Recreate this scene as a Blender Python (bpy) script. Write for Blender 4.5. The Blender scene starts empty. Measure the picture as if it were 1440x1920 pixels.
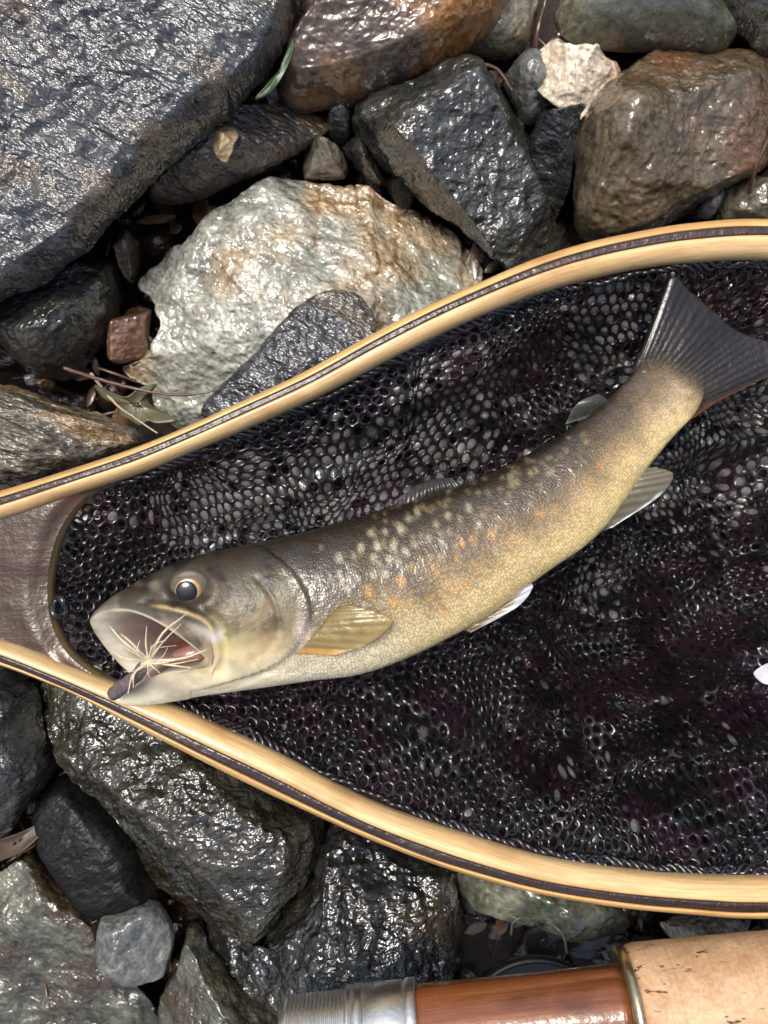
import bpy, math, random
import numpy as np
from mathutils import Vector

# ---------------------------------------------------------------- camera, sky, sun, exposure
S = bpy.context.scene
CAMH = 0.235                      # camera height above the net frame (m)
PX = 0.21 / 1440.0                # metres per photo pixel at z = 0
cam_d = bpy.data.cameras.new('camera'); cam = bpy.data.objects.new('camera', cam_d)
S.collection.objects.link(cam); S.camera = cam
cam.location = (0, 0, CAMH); cam.rotation_euler = (0, 0, 0)
cam_d.sensor_fit = 'VERTICAL'; cam_d.sensor_height = 36; cam_d.sensor_width = 27
cam_d.lens = 18.0 / ((0.21 * 4 / 3 / 2) / CAMH)
cam_d.clip_start = 0.005; cam_d.clip_end = 100
cam_d.dof.use_dof = True; cam_d.dof.focus_distance = 0.235; cam_d.dof.aperture_fstop = 15

SUN_EL, SUN_AZ = math.radians(74), math.radians(122)      # azimuth: counter-clockwise from +x
w = bpy.data.worlds.new('World'); S.world = w; w.use_nodes = True
nt = w.node_tree; nt.nodes.clear()
wo = nt.nodes.new('ShaderNodeOutputWorld'); bg = nt.nodes.new('ShaderNodeBackground')
sky = nt.nodes.new('ShaderNodeTexSky'); sky.sky_type = 'NISHITA'; sky.sun_disc = False
sky.sun_elevation = SUN_EL; sky.sun_rotation = math.pi / 2 - SUN_AZ
sky.air_density = 1.0; sky.dust_density = 6.0; sky.ozone_density = 1.0
bg.inputs['Strength'].default_value = 0.10
nt.links.new(sky.outputs[0], bg.inputs[0]); nt.links.new(bg.outputs[0], wo.inputs[0])
sun_d = bpy.data.lights.new('sun', 'SUN'); sun = bpy.data.objects.new('sun', sun_d)
S.collection.objects.link(sun)
sun_d.energy = 1.5; sun_d.angle = math.radians(21); sun_d.color = (1.0, 1.0, 0.95)
sdir = Vector((math.cos(SUN_EL) * math.cos(SUN_AZ), math.cos(SUN_EL) * math.sin(SUN_AZ), math.sin(SUN_EL)))
sun.rotation_euler = sdir.to_track_quat('Z', 'Y').to_euler()
S.view_settings.view_transform = 'Standard'; S.view_settings.look = 'None'
S.view_settings.exposure = 0.78; S.view_settings.gamma = 1.0; S.view_settings.use_curve_mapping = False

S.cycles.use_adaptive_sampling = True; S.cycles.adaptive_threshold = 0.02
S.cycles.max_bounces = 6; S.cycles.diffuse_bounces = 2; S.cycles.glossy_bounces = 3; S.cycles.transparent_max_bounces = 8
S.cycles.transmission_bounces = 4; S.cycles.caustics_reflective = False; S.cycles.caustics_refractive = False
# ---------------------------------------------------------------- helpers
def P(px, py, z=0.0):
    k = PX * (CAMH - z) / CAMH
    return np.array([(px - 720) * k, -(py - 960) * k, z])

def PA(a):
    a = np.asarray(a, float); k = PX * (CAMH - a[..., 2]) / CAMH
    return np.stack([(a[..., 0] - 720) * k, -(a[..., 1] - 960) * k, a[..., 2]], -1)

def to_px(v):
    k = PX * (CAMH - v[..., 2]) / CAMH
    return v[..., 0] / k + 720, 960 - v[..., 1] / k

def _hash(ix, iy, iz, seed):
    with np.errstate(over='ignore'):
        h = (ix.astype(np.uint32) * np.uint32(374761393) + iy.astype(np.uint32) * np.uint32(668265263)
             + iz.astype(np.uint32) * np.uint32(2147483647) + np.uint32(seed * 974711 & 0xffffffff))
        h = (h ^ (h >> np.uint32(13))) * np.uint32(1274126177)
        h = (h ^ (h >> np.uint32(15))) * np.uint32(2246822519)
        h = h ^ (h >> np.uint32(16))
    return (h & np.uint32(0xffffff)).astype(np.float64) / 0xffffff * 2 - 1

def noise(p, seed=0):
    i = np.floor(p).astype(np.int64); f = p - i; u = f * f * f * (f * (f * 6 - 15) + 10)
    r = 0
    for dx in (0, 1):
        wx = u[..., 0] if dx else 1 - u[..., 0]
        for dy in (0, 1):
            wy = u[..., 1] if dy else 1 - u[..., 1]
            for dz in (0, 1):
                wz = u[..., 2] if dz else 1 - u[..., 2]
                r = r + wx * wy * wz * _hash(i[..., 0] + dx, i[..., 1] + dy, i[..., 2] + dz, seed)
    return r

def fbm(p, oct=4, seed=0, ridged=False):
    a, t, r = 1.0, 0.0, 0
    for o in range(oct):
        n = noise(p * (2.03 ** o) + o * 17.3, seed + o)
        r = r + a * ((0.28 - np.abs(n)) * 2 if ridged else n); t += a; a *= 0.5
    return r / t

def cr(pts, n, closed=False):
    """Catmull-Rom through pts, n samples, roughly even in chord length"""
    pts = np.asarray(pts, float); m = len(pts)
    if closed:
        ext = np.vstack([pts[-1], pts, pts[0], pts[1]]); segs = m
    else:
        ext = np.vstack([2 * pts[0] - pts[1], pts, 2 * pts[-1] - pts[-2]]); segs = m - 1
    L = np.array([np.linalg.norm(ext[i + 2][:2] - ext[i + 1][:2]) for i in range(segs)])
    c = np.concatenate([[0], np.cumsum(L)])
    s = np.linspace(0, c[-1], n, endpoint=not closed)
    k = np.clip(np.searchsorted(c, s, 'right') - 1, 0, segs - 1)
    t = ((s - c[k]) / np.maximum(L[k], 1e-9))[:, None]
    p0, p1, p2, p3 = ext[k], ext[k + 1], ext[k + 2], ext[k + 3]
    return 0.5 * (2 * p1 + (p2 - p0) * t + (2 * p0 - 5 * p1 + 4 * p2 - p3) * t ** 2 + (3 * p1 - p0 - 3 * p2 + p3) * t ** 3)

def crk(pts, t):
    """Catmull-Rom sampled at fractional knot positions t (open)"""
    pts = np.asarray(pts, float); m = len(pts)
    ext = np.concatenate([(2 * pts[0] - pts[1])[None], pts, (2 * pts[-1] - pts[-2])[None]])
    k = np.clip(np.floor(t).astype(int), 0, m - 2); u = t - k
    u = u.reshape((-1,) + (1,) * (pts.ndim - 1))
    p0, p1, p2, p3 = ext[k], ext[k + 1], ext[k + 2], ext[k + 3]
    return 0.5 * (2 * p1 + (p2 - p0) * u + (2 * p0 - 5 * p1 + 4 * p2 - p3) * u ** 2 + (3 * p1 - p0 - 3 * p2 + p3) * u ** 3)

def poly_sd(px, py, line):
    """distance to a polyline and side (positive = left of travel direction in picture)"""
    line = np.array(line, float); d = np.full(px.shape, 1e9); sg = np.zeros(px.shape)
    for a, b in zip(line[:-1], line[1:]):
        ab = b - a; t = np.clip(((px - a[0]) * ab[0] + (py - a[1]) * ab[1]) / (ab @ ab), 0, 1)
        dx, dy = px - (a[0] + t * ab[0]), py - (a[1] + t * ab[1]); dd = np.hypot(dx, dy)
        cs = ab[0] * dy - ab[1] * dx; m = dd < d
        d = np.where(m, dd, d); sg = np.where(m, np.sign(cs), sg)
    return d, sg

def sstep(a, b, x):
    t = np.clip((x - a) / (b - a), 0, 1); return t * t * (3 - 2 * t)

COL = S.collection
def mesh_obj(name, verts, faces, mat=None, parent=None, smooth=True, uv=None, col=None, origin=None):
    verts = np.asarray(verts, float)
    o3 = np.zeros(3) if origin is None else np.asarray(origin, float)
    me = bpy.data.meshes.new(name)
    me.from_pydata((verts - o3).tolist(), [], [list(map(int, f)) for f in faces] if not isinstance(faces, list) else faces)
    if smooth: me.polygons.foreach_set('use_smooth', [True] * len(me.polygons))
    if uv is not None:
        lay = me.uv_layers.new(name='UVMap'); li = np.zeros(len(me.loops), int); me.loops.foreach_get('vertex_index', li)
        lay.data.foreach_set('uv', np.asarray(uv, float)[li].ravel())
    if col is not None:
        a = me.color_attributes.new('Col', 'FLOAT_COLOR', 'POINT')
        c4 = np.ones((len(verts), 4)); c4[:, :3] = col
        a.data.foreach_set('color', c4.ravel())
    me.update()
    ob = bpy.data.objects.new(name, me); COL.objects.link(ob); ob.location = o3
    if mat: me.materials.append(mat)
    if parent:
        ob.parent = parent
        ob.location = o3 - np.array(parent.matrix_basis.translation)
        if parent.parent: ob.location = np.array(ob.location) - np.array(parent.parent.matrix_basis.translation)
    return ob

def tag(o, label=None, cat=None, group=None, kind=None):
    if label: o['label'] = label
    if cat: o['category'] = cat
    if group: o['group'] = group
    if kind: o['kind'] = kind
    return o

def empty(name, loc, label, cat, group=None):
    o = bpy.data.objects.new(name, None); COL.objects.link(o); o.location = loc; o.empty_display_size = 0.01
    return tag(o, label, cat, group)

def grid_faces(nu, nv, close_v=False, flip=False, off=0):
    f = []
    for i in range(nu - 1):
        for j in range(nv if close_v else nv - 1):
            a, b = off + i * nv + j, off + i * nv + (j + 1) % nv
            c, d = b + nv, a + nv
            f.append([a, d, c, b] if flip else [a, b, c, d])
    return f

def tube(path, rad, n=8, caps=True):
    path = np.asarray(path, float); rad = np.broadcast_to(np.asarray(rad, float), (len(path),))
    T = np.gradient(path, axis=0); T /= np.linalg.norm(T, axis=1)[:, None] + 1e-12
    up = np.array([0, 0, 1.0]); V = []
    for i in range(len(path)):
        a = np.cross(T[i], up); 
        if np.linalg.norm(a) < 1e-3: a = np.cross(T[i], [1.0, 0, 0])
        a /= np.linalg.norm(a); b = np.cross(a, T[i])
        for k in range(n):
            th = 2 * math.pi * k / n
            V.append(path[i] + rad[i] * (math.cos(th) * a + math.sin(th) * b))
    F = grid_faces(len(path), n, True)
    if caps:
        F.append(list(range(n))); F.append([len(V) - n + k for k in range(n)][::-1])
    return np.array(V), F

def join(parts):
    V, F, o = [], [], 0
    for v, f in parts:
        V.append(v); F += [[i + o for i in q] for q in f]; o += len(v)
    return np.vstack(V), F

# ---------------------------------------------------------------- materials
class NT:
    def __init__(s, name):
        s.m = bpy.data.materials.new(name); s.m.use_nodes = True
        s.t = s.m.node_tree; s.t.nodes.clear()
        s.out = s.t.nodes.new('ShaderNodeOutputMaterial'); s.b = s.t.nodes.new('ShaderNodeBsdfPrincipled')
        s.t.links.new(s.b.outputs[0], s.out.inputs[0])
    def n(s, typ, **kw):
        nd = s.t.nodes.new('ShaderNode' + typ)
        for k, v in kw.items(): setattr(nd, k, v)
        return nd
    def l(s, a, b): s.t.links.new(a, b)
    def setv(s, inp, v):
        if hasattr(v, 'is_linked') or isinstance(v, bpy.types.NodeSocket): s.l(v, inp)
        elif isinstance(v, tuple) and len(v) == 3 and inp.type == 'RGBA': inp.default_value = (*v, 1)
        else: inp.default_value = v
    def vec(s, kind='Object', scale=(1, 1, 1), rot=(0, 0, 0)):
        tc = s.n('TexCoord'); mp = s.n('Mapping')
        mp.inputs['Scale'].default_value = scale
        mp2 = s.n('Mapping'); mp2.inputs['Rotation'].default_value = rot
        s.l(tc.outputs[kind], mp2.inputs[0]); s.l(mp2.outputs[0], mp.inputs[0]); return mp.outputs[0]
    def noise(s, vec, scale, detail=5, rough=0.6, dist=0.0):
        nd = s.n('TexNoise'); nd.inputs['Scale'].default_value = scale; nd.inputs['Detail'].default_value = detail
        nd.inputs['Roughness'].default_value = rough; nd.inputs['Distortion'].default_value = dist
        s.l(vec, nd.inputs['Vector']); return nd.outputs['Fac']
    def voro(s, vec, scale, feature='F1', rnd=1.0):
        nd = s.n('TexVoronoi', feature=feature); nd.inputs['Scale'].default_value = scale
        nd.inputs['Randomness'].default_value = rnd; s.l(vec, nd.inputs['Vector']); return nd.outputs['Distance']
    def ramp(s, fac, a, b, c0=(0, 0, 0), c1=(1, 1, 1)):
        nd = s.n('ValToRGB'); e = nd.color_ramp.elements
        e[0].position = a; e[1].position = b; e[0].color = (*c0, 1); e[1].color = (*c1, 1)
        s.l(fac, nd.inputs[0]); return nd.outputs[0]
    def mix(s, fac, a, b, typ='MIX'):
        nd = s.n('MixRGB', blend_type=typ)
        s.setv(nd.inputs[0], fac); s.setv(nd.inputs[1], a); s.setv(nd.inputs[2], b); return nd.outputs[0]
    def math(s, op, a, b=0.0):
        nd = s.n('Math', operation=op); s.setv(nd.inputs[0], a); s.setv(nd.inputs[1], b); return nd.outputs[0]
    def bump(s, h, strength, dist, normal=None):
        nd = s.n('Bump'); s.setv(nd.inputs['Strength'], strength); nd.inputs['Distance'].default_value = dist
        s.l(h, nd.inputs['Height'])
        if normal is not None: s.l(normal, nd.inputs['Normal'])
        return nd.outputs[0]
    def set(s, **kw):
        for k, v in kw.items(): s.setv(s.b.inputs[k.replace('_', ' ')], v)
        return s

def rock_mat(name, c1, c2, c3=None, amt=0.5, ang=0.0, stretch=1.0, bump=1.0, rough=0.33, wet=0.8, fine=1.0, sc=1.0, c4=None, spec=0.5, dark=0.8):
    """wet stone: c1/c2 mottling, c3 large stains, c4 thin veins"""
    m = NT(name)
    v = m.vec('Object', (1, stretch, 1), (0, 0, math.radians(ang)))
    a = m.noise(v, 55 * sc, 4, 0.60)
    b = m.noise(v, 24 * sc, 2, 0.6)
    f = m.noise(v, 560, 2, 0.7)
    g = m.noise(v, 190, 3, 0.62)
    col = m.mix(m.ramp(a, 0.36, 0.64), c1, c2)
    if c3: col = m.mix(m.ramp(b, 0.58 - 0.2 * amt, 0.68 - 0.2 * amt), col, c3)
    if c4:
        vn = m.voro(m.vec('Object', (1, 1, 1), (0.4, 0.7, math.radians(ang))), 42 * sc, 'DISTANCE_TO_EDGE')
        msk = m.math('MULTIPLY', m.ramp(vn, 0.0, 0.05, (1, 1, 1), (0, 0, 0)), m.ramp(b, 0.45, 0.6))
        col = m.mix(msk, col, c4)
    col = m.mix(1.0, col, m.ramp(f, 0.25, 0.75, (0.45,) * 3, (1.5,) * 3), 'MULTIPLY')
    col = m.mix(0.7, col, m.ramp(g, 0.3, 0.7, (0.5,) * 3, (1.35,) * 3), 'MULTIPLY')
    pat = m.ramp(b, 0.36, 0.62, (0.25,) * 3, (1.0,) * 3)
    n1 = m.bump(a, 1.0, 0.0045 * bump)
    n2 = m.bump(g, m.math('MULTIPLY', pat, min(1.0, 0.8 * bump)), 0.0017, n1)
    n3 = m.bump(f, m.math('MULTIPLY', pat, min(1.0, 0.5 * bump * fine)), 0.0008, n2)
    col = m.mix(1.0, col, (dark, dark, dark), 'MULTIPLY')
    m.set(Base_Color=col, Roughness=m.ramp(g, 0.3, 0.7, (rough - .1,) * 3, (rough + .14,) * 3), Normal=n3)
    m.set(Coat_Weight=m.ramp(b, 0.32, 0.55, (wet * .45,) * 3, (wet,) * 3), Coat_Roughness=0.10, Coat_IOR=1.75, Coat_Normal=n3, Specular_IOR_Level=spec)
    return m.m

MAT = {
 'slate':   rock_mat('wet slate', (.030, .032, .036), (.085, .088, .092), (.13, .10, .065), .25, 28, 2.6, 1.05, .30, .85, 1.0, 1.0, dark=.68),
 'rust':    rock_mat('rusty stone', (.07, .05, .034), (.18, .12, .075), (.42, .19, .055), .68, 35, 1.5, .55, .30, .8, .6, .7),
 'tan':     rock_mat('tan stone', (.13, .12, .085), (.25, .22, .16), (.20, .13, .06), .4, 0, 1, .8),
 'green':   rock_mat('smooth olive stone', (.050, .055, .040), (.085, .088, .062), (.12, .115, .07), .35, 10, 1.4, .25, .30, .6, .4, c4=(.19, .19, .14), dark=1.25),
 'greydk':  rock_mat('dark grey stone', (.022, .024, .022), (.066, .067, .060), (.05, .046, .03), .45, -30, 1.4, .85, .28, .9, .7, 1.25),
 'brown':   rock_mat('mottled brown stone', (.085, .062, .034), (.18, .135, .08), (.15, .07, .03), .55, 20, 1.3, .75, .28, .9, .6, .75),
 'quartz':  rock_mat('greenish white quartz', (.27, .28, .23), (.58, .57, .49), (.54, .42, .27), .45, 30, 1.2, 1.7, .24, 1.0, .5, .8, (.28, .15, .06), dark=.82),
 'quartzo': rock_mat('cream quartz', (.52, .40, .27), (.74, .64, .50), (.55, .27, .14), .55, 0, 1, 1.0, .45, .35, dark=1.0),
 'grey':    rock_mat('grey stone', (.10, .105, .10), (.21, .21, .19), None, 0, 20, 1, .9, .36, .5),
 'black':   rock_mat('black slate', (.005, .005, .005), (.011, .011, .011), None, 0, -35, 2, .6, .5, .05, spec=.2),  # near-black base also holds the shade on the recessed slab
 'redbr':   rock_mat('red brown stone', (.15, .075, .045), (.27, .155, .10), None, 0, 0, 1, .8),
 'layer':   rock_mat('banded tan stone', (.09, .075, .055), (.20, .175, .13), (.30, .20, .10), .4, 18, 4.0, 1.0, .32),
 'moss':    rock_mat('wet olive grey stone', (.020, .017, .011), (.060, .053, .036), (.085, .085, .06), .4, -25, 1.3, 1.5, .22, 1.0, .6),
 'wetblk':  rock_mat('wet black stone', (.012, .012, .011), (.036, .036, .032), (.055, .04, .02), .35, -20, 1.2, 1.6, .22, 1.0, .6),
 'pale':    rock_mat('pale green grey stone', (.045, .044, .028), (.19, .195, .14), (.07, .045, .022), .55, 35, 1.4, .9, .36),
 'gold':    rock_mat('gold quartz pebble', (.38, .26, .12), (.62, .50, .30), None, 0, 0, 1, .7, dark=1.05),
 'dkbrown': rock_mat('dark brown slab', (.034, .028, .022), (.085, .066, .048), (.13, .085, .045), .3, 22, 2.6, .8, .34, .7),
 'lilac':   rock_mat('pale lilac pebble', (.22, .22, .25), (.32, .32, .36), None, 0, 0, 1, .4),
}

def plain(name, col, rough=0.5, bump=0.0, bscale=800, var=0.3, coat=0.0, trans=0.0, metal=0.0, alpha=1.0, bdist=0.0003):
    m = NT(name); v = m.vec('Object')
    n = m.noise(v, bscale, 4, 0.6)
    c = m.mix(1.0, col, m.ramp(n, 0.25, 0.75, (1 - var,) * 3, (1 + var,) * 3), 'MULTIPLY')
    m.set(Base_Color=c, Roughness=rough, Coat_Weight=coat, Coat_Roughness=0.08, Metallic=metal, Alpha=alpha, Transmission_Weight=trans)
    if bump: m.set(Normal=m.bump(n, bump, bdist))
    return m.m

# ---------------------------------------------------------------- streambed
def bed():
    n = 120; xs = np.linspace(-1, 1, n); X, Y = np.meshgrid(xs ** 3 * 3.0 + xs * 0.3, xs ** 3 * 3.0 + xs * 0.3, indexing='ij')
    p = np.stack([X, Y, 0 * X], -1)
    Z = -0.075 + 0.006 * fbm(p * 25, 4, 3)
    V = np.stack([X, Y, Z], -1).reshape(-1, 3)
    m = NT('wet silt and leaf litter'); v = m.vec('Object')
    c = m.mix(m.ramp(m.noise(v, 160, 6, .7), .35, .65), (.012, .009, .007), (.045, .03, .02))
    m.set(Base_Color=c, Roughness=.35, Normal=m.bump(m.noise(v, 350, 6, .7), 1.0, .002))
    o = mesh_obj('streambed', V, grid_faces(n, n, flip=True), m.m)
    tag(o, kind='structure')
bed()

# ---------------------------------------------------------------- rocks
def plane3(a, b, c):
    a, b, c = P(*a), P(*b), P(*c); n = np.cross(b - a, c - a); n /= n[2]
    return lambda x, y: a[2] - ((x - a[0]) * n[0] + (y - a[1]) * n[1])

def ridge_face(line, z0, slope, up=1.2):
    def f(x, y):
        d, sg = poly_sd(x / PX + 720, 960 - y / PX, line)
        sd = -d * sg * PX
        return z0 - np.where(sd > 0, slope, up) * sd
    return f

def smin(a, b, k):
    h = np.clip(0.5 + 0.5 * (b - a) / k, 0, 1); return b * (1 - h) + a * h - k * h * (1 - h)

def rock(label, poly, mat, ztop, zrim=-0.03, zbot=None, seed=0, planes=(), facets=5, fdepth=0.25, pow_=2.6, q=2.0,
         amp=0.0016, fine=0.0005, ridge=0.0, rscale=55., name='rock', group=None, sharp=0.0015, cat='rock', stretch=None):
    poly = np.array([(p[0], p[1], p[2] if len(p) > 2 else zrim) for p in poly], float)
    per = np.linalg.norm(poly[:, :2] - np.roll(poly[:, :2], -1, 0), axis=1).sum()
    nth = int(np.clip(per / 5, 60, 300)); nr = int(np.clip(per / 16, 18, 75)); nu = 14
    out = PA(cr(poly, nth, True)); 
    c = out.mean(0); size = np.linalg.norm((out - c)[:, :2], axis=1).mean()
    zbot = -0.078 if zbot is None else zbot
    r = np.concatenate([np.linspace(0, 1, nr + 1)[1:] ** 0.8, 1 - 0.28 * np.linspace(0, 1, nu + 1)[1:] ** 1.5])
    top = np.arange(len(r)) < nr
    V = np.zeros((len(r), nth, 3))
    V[..., :2] = c[:2] + (out[None, :, :2] - c[:2]) * r[:, None, None]
    zr = out[None, :, 2]
    shape = (1 - np.clip(r, 0, 1) ** pow_) ** (1 / q)
    Zt = zr + (ztop - zr) * shape[:, None]
    ub = np.linspace(0, 1, nu + 1)[1:]
    Zb = zr + (zbot - zr) * (ub[:, None] ** 0.8)
    V[..., 2] = np.where(top[:, None], Zt, 0)
    V[nr:, :, 2] = Zb
    x, y = V[:nr, :, 0], V[:nr, :, 1]; z = V[:nr, :, 2]
    for pl in planes: z = smin(z, pl(x, y), sharp)
    rng = random.Random(seed * 7 + 1)
    hgt = max(ztop - zr.min(), 0.002)
    for k in range(facets):
        th = rng.random() * 2 * math.pi; rr = rng.uniform(0.35, 0.8)
        i, j = int(rr ** 1.25 * (nr - 1)), int(th / (2 * math.pi) * nth) % nth
        sl = rng.uniform(0.3, 1.0) * hgt / size * 1.2
        d = (out[j, :2] - c[:2]); d = d / (np.linalg.norm(d) + 1e-9)
        p0 = np.array([x[i, j], y[i, j]]); z0 = z[i, j] - fdepth * hgt * rng.uniform(0.2, 0.6)
        z = smin(z, z0 - sl * ((x - p0[0]) * d[0] + (y - p0[1]) * d[1]), sharp)
    V[:nr, :, 2] = z
    # outline must not fly off the lowered top
    V[nr:, :, 2] = np.minimum(V[nr:, :, 2], V[nr - 1, :, 2][None] - 0.0005)
    # underside: keep it inside the outline as seen from above
    opx = np.stack(to_px(out), -1); cpx = opx.mean(0)
    for k in range(nr, len(r)):
        pp = cpx + (opx - cpx) * r[k]
        V[k] = PA(np.concatenate([pp, V[k, :, 2:3]], 1))
    # normals by finite differences
    du = np.gradient(V, axis=0); dv = np.roll(V, -1, 1) - np.roll(V, 1, 1)
    N = np.cross(dv, du); N /= np.linalg.norm(N, axis=2)[..., None] + 1e-12
    N *= np.where((N * (V - np.array([c[0], c[1], -0.05]))).sum(-1) < 0, -1, 1)[..., None]
    q3 = V.copy()
    if stretch:
        ca, sa = math.cos(stretch[0]), math.sin(stretch[0])
        xx, yy = q3[..., 0].copy(), q3[..., 1].copy()
        q3[..., 0] = xx * ca + yy * sa; q3[..., 1] = (-xx * sa + yy * ca) * stretch[1]
    d = amp * fbm(q3 * rscale, 4, seed) + fine * fbm(q3 * 380, 3, seed + 9, True)
    if ridge: d = d + ridge * fbm(q3 * rscale * 2.2, 4, seed + 5, True)
    V += N * d[..., None]
    ctop = V[0].mean(0)
    verts = np.vstack([V.reshape(-1, 3), ctop, [c[0], c[1], zbot - 0.002]])
    F = grid_faces(len(r), nth, True)
    ti, bi = len(verts) - 2, len(verts) - 1
    F += [[ti, (j + 1) % nth, j] for j in range(nth)]
    L0 = (len(r) - 1) * nth
    F += [[bi, L0 + j, L0 + (j + 1) % nth] for j in range(nth)]
    o = mesh_obj(name, verts, F, mat, origin=(c[0], c[1], zbot))
    # make all normals point out
    import bmesh
    bm = bmesh.new(); bm.from_mesh(o.data); bmesh.ops.recalc_face_normals(bm, faces=bm.faces); bm.to_mesh(o.data); bm.free()
    return tag(o, label, cat, group)

M = MAT
# big slate boulder, top left: flat top and a steep face towards the lower right
rock('large dark slate boulder with flat top and steep face, upper left corner',
     [(-420, -330, -.03), (100, -380, -.03), (480, -260, -.02), (575, -60, -.014), (548, 40, -.012), (502, 140, -.012), (402, 250, -.014), (280, 352, -.014), (192, 438, -.014), (95, 515, -.014), (-25, 575, -.014), (-200, 640, -.02), (-420, 450, -.03), (-520, 60, -.03)],
     M['slate'], .05, seed=3, facets=0, pow_=14, q=3, amp=.0026, fine=.0006, ridge=.0013, rscale=40, stretch=(math.radians(28), 2.4), name='boulder', cat='boulder', sharp=.0018,
     planes=[plane3((0, 0, .012), (500, 0, .004), (0, 480, .003)), ridge_face([(-290, 770), (12, 548), (60, 490), (120, 430), (152, 380), (212, 338), (262, 280), (302, 242), (348, 206), (362, 176), (450, 140), (552, 96), (572, 20), (580, -200)][::-1], .004, 1.9)])
rock('brown rock with rusty orange patch beside the slate boulder',
     [(520, 180), (535, 135), (575, 85), (600, 55), (650, 10), (690, -60), (840, -110), (960, -60), (948, 15), (905, 75), (850, 120), (790, 152), (690, 188), (610, 206), (548, 210)],
     M['rust'], .002, -.034, seed=5, facets=5, fdepth=.2, amp=.0018, ridge=.0003, planes=[plane3((560, 120, -.012), (900, 40, -.008), (700, 190, -.03))])
rock('grey tan rock tucked behind the rusty brown rock',
     [(865, 95), (925, 40), (960, -50), (1010, -20), (1003, 40), (985, 90), (945, 112), (895, 108)], M['tan'], -.028, -.045, seed=7)
rock('smooth olive green oval stone with pale veins at the top edge',
     [(1038, 40), (1058, 8), (1110, -25), (1220, -50), (1320, -35), (1372, 50), (1368, 88), (1325, 106), (1250, 101), (1150, 96), (1075, 82)],
     M['green'], -.006, -.026, seed=9, facets=1, fdepth=.1, amp=.0007, fine=.00008, pow_=2.3)
rock('dark grey rock cut off by the upper right corner',
     [(1290, -30), (1400, -120), (1560, -60), (1560, 120), (1440, 108), (1392, 75), (1335, 30)], M['greydk'], .004, -.02, seed=11, amp=.0018)
rock('small round grey pebble at the right edge near the corner',
     [(1388, 118), (1405, 98), (1440, 95), (1475, 115), (1475, 150), (1440, 162), (1405, 150)], M['grey'], -.022, -.034, seed=12, facets=2, amp=.0007, name='pebble', cat='pebble')
rock('cream quartz stone with orange stains below the olive stone',
     [(1003, 108), (1016, 85), (1042, 66), (1062, 76), (1085, 88), (1125, 98), (1163, 126), (1158, 148), (1125, 182), (1092, 206), (1068, 188), (1040, 172), (1014, 142)],
     M['quartzo'], -.004, -.018, seed=13, facets=9, fdepth=.5, amp=.0012, fine=.0006, ridge=.0006, sharp=.0006)
rock('rounded pale grey stone left of the cream quartz',
     [(945, 155), (966, 122), (994, 114), (1018, 146), (1052, 186), (1034, 206), (992, 234), (968, 205)], M['grey'], -.022, -.038, seed=14, facets=4, amp=.0008)
rock('narrow black slate stone wedged beside the mottled brown boulder',
     [(998, 240), (1032, 206), (1092, 193), (1086, 232), (1068, 285), (1064, 365), (1040, 408), (1015, 378), (993, 310)], M['slate'], -.018, -.042, seed=15, facets=6, fdepth=.5, sharp=.0007, amp=.001)
rock('rounded mottled brown boulder above the net at the right',
     [(1070, 260), (1088, 215), (1155, 152), (1225, 112), (1330, 112), (1430, 148), (1500, 200), (1470, 275), (1405, 325), (1335, 372), (1255, 412), (1170, 455), (1090, 448), (1072, 380)],
     M['brown'], .002, -.034, seed=17, facets=3, fdepth=.3, amp=.0028, ridge=.0008, rscale=45, name='boulder', cat='boulder',
     planes=[plane3((1300, 290, -.008), (1150, 300, -.010), (1200, 420, -.022)), plane3((1270, 250, -.003), (1440, 230, -.012), (1350, 360, -.024))])
rock('large dark grey rock above the net between quartz and brown boulder',
     [(662, 222), (700, 192), (745, 180), (800, 158), (870, 142), (915, 165), (960, 212), (988, 262), (1000, 320), (1025, 395), (1062, 445), (1060, 490), (980, 530), (930, 500), (870, 440), (790, 380), (700, 305), (672, 265)],
     M['greydk'], -.005, -.038, seed=19, facets=4, fdepth=.3, amp=.0024, ridge=.0011, rscale=48,
     planes=[plane3((700, 220, -.014), (940, 250, -.010), (820, 340, -.014)), plane3((960, 260, -.012), (1050, 440, -.018), (1000, 300, -.036))])
rock('dark brown slab lying between slate boulder and white quartz',
     [(285, 372), (340, 322), (400, 270), (470, 218), (545, 200), (605, 208), (617, 236), (582, 270), (520, 306), (440, 342), (372, 374), (312, 382)],
     M['dkbrown'], -.016, -.036, seed=21, facets=3, amp=.0012, stretch=(math.radians(22), 2), pow_=2.0)
rock('tiny golden quartz pebble resting on the dark brown slab',
     [(397, 262), (406, 247), (424, 238), (443, 244), (440, 270), (430, 292), (420, 302), (402, 288)], M['gold'], -.008, -.016, -.030, seed=22, facets=8, fdepth=.6, sharp=.0004, amp=.0006, fine=.0003, name='pebble', cat='pebble')
rock('small tan and grey stone touching top of the white quartz',
     [(570, 300), (574, 282), (598, 276), (634, 288), (652, 308), (646, 334), (605, 338), (572, 334)], M['tan'], -.026, -.042, seed=23, facets=6, fdepth=.5, sharp=.0006, amp=.0006)
rock('small black stone under the tip of the rusty rock',
     [(616, 240), (626, 208), (650, 200), (664, 220), (656, 262), (632, 270), (618, 262)], M['slate'], -.03, -.045, seed=24)
rock('thin dark sliver of slate left of the large dark grey rock',
     [(640, 268), (664, 262), (692, 300), (726, 338), (718, 352), (690, 340), (655, 305)], M['greydk'], -.032, -.045, seed=25, name='slate_sliver')
rock('small smooth black pebble above the right end of the quartz',
     [(728, 340), (752, 335), (778, 350), (776, 378), (764, 396), (740, 378)], M['black'], -.03, -.045, seed=26, name='pebble', cat='pebble')
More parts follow.
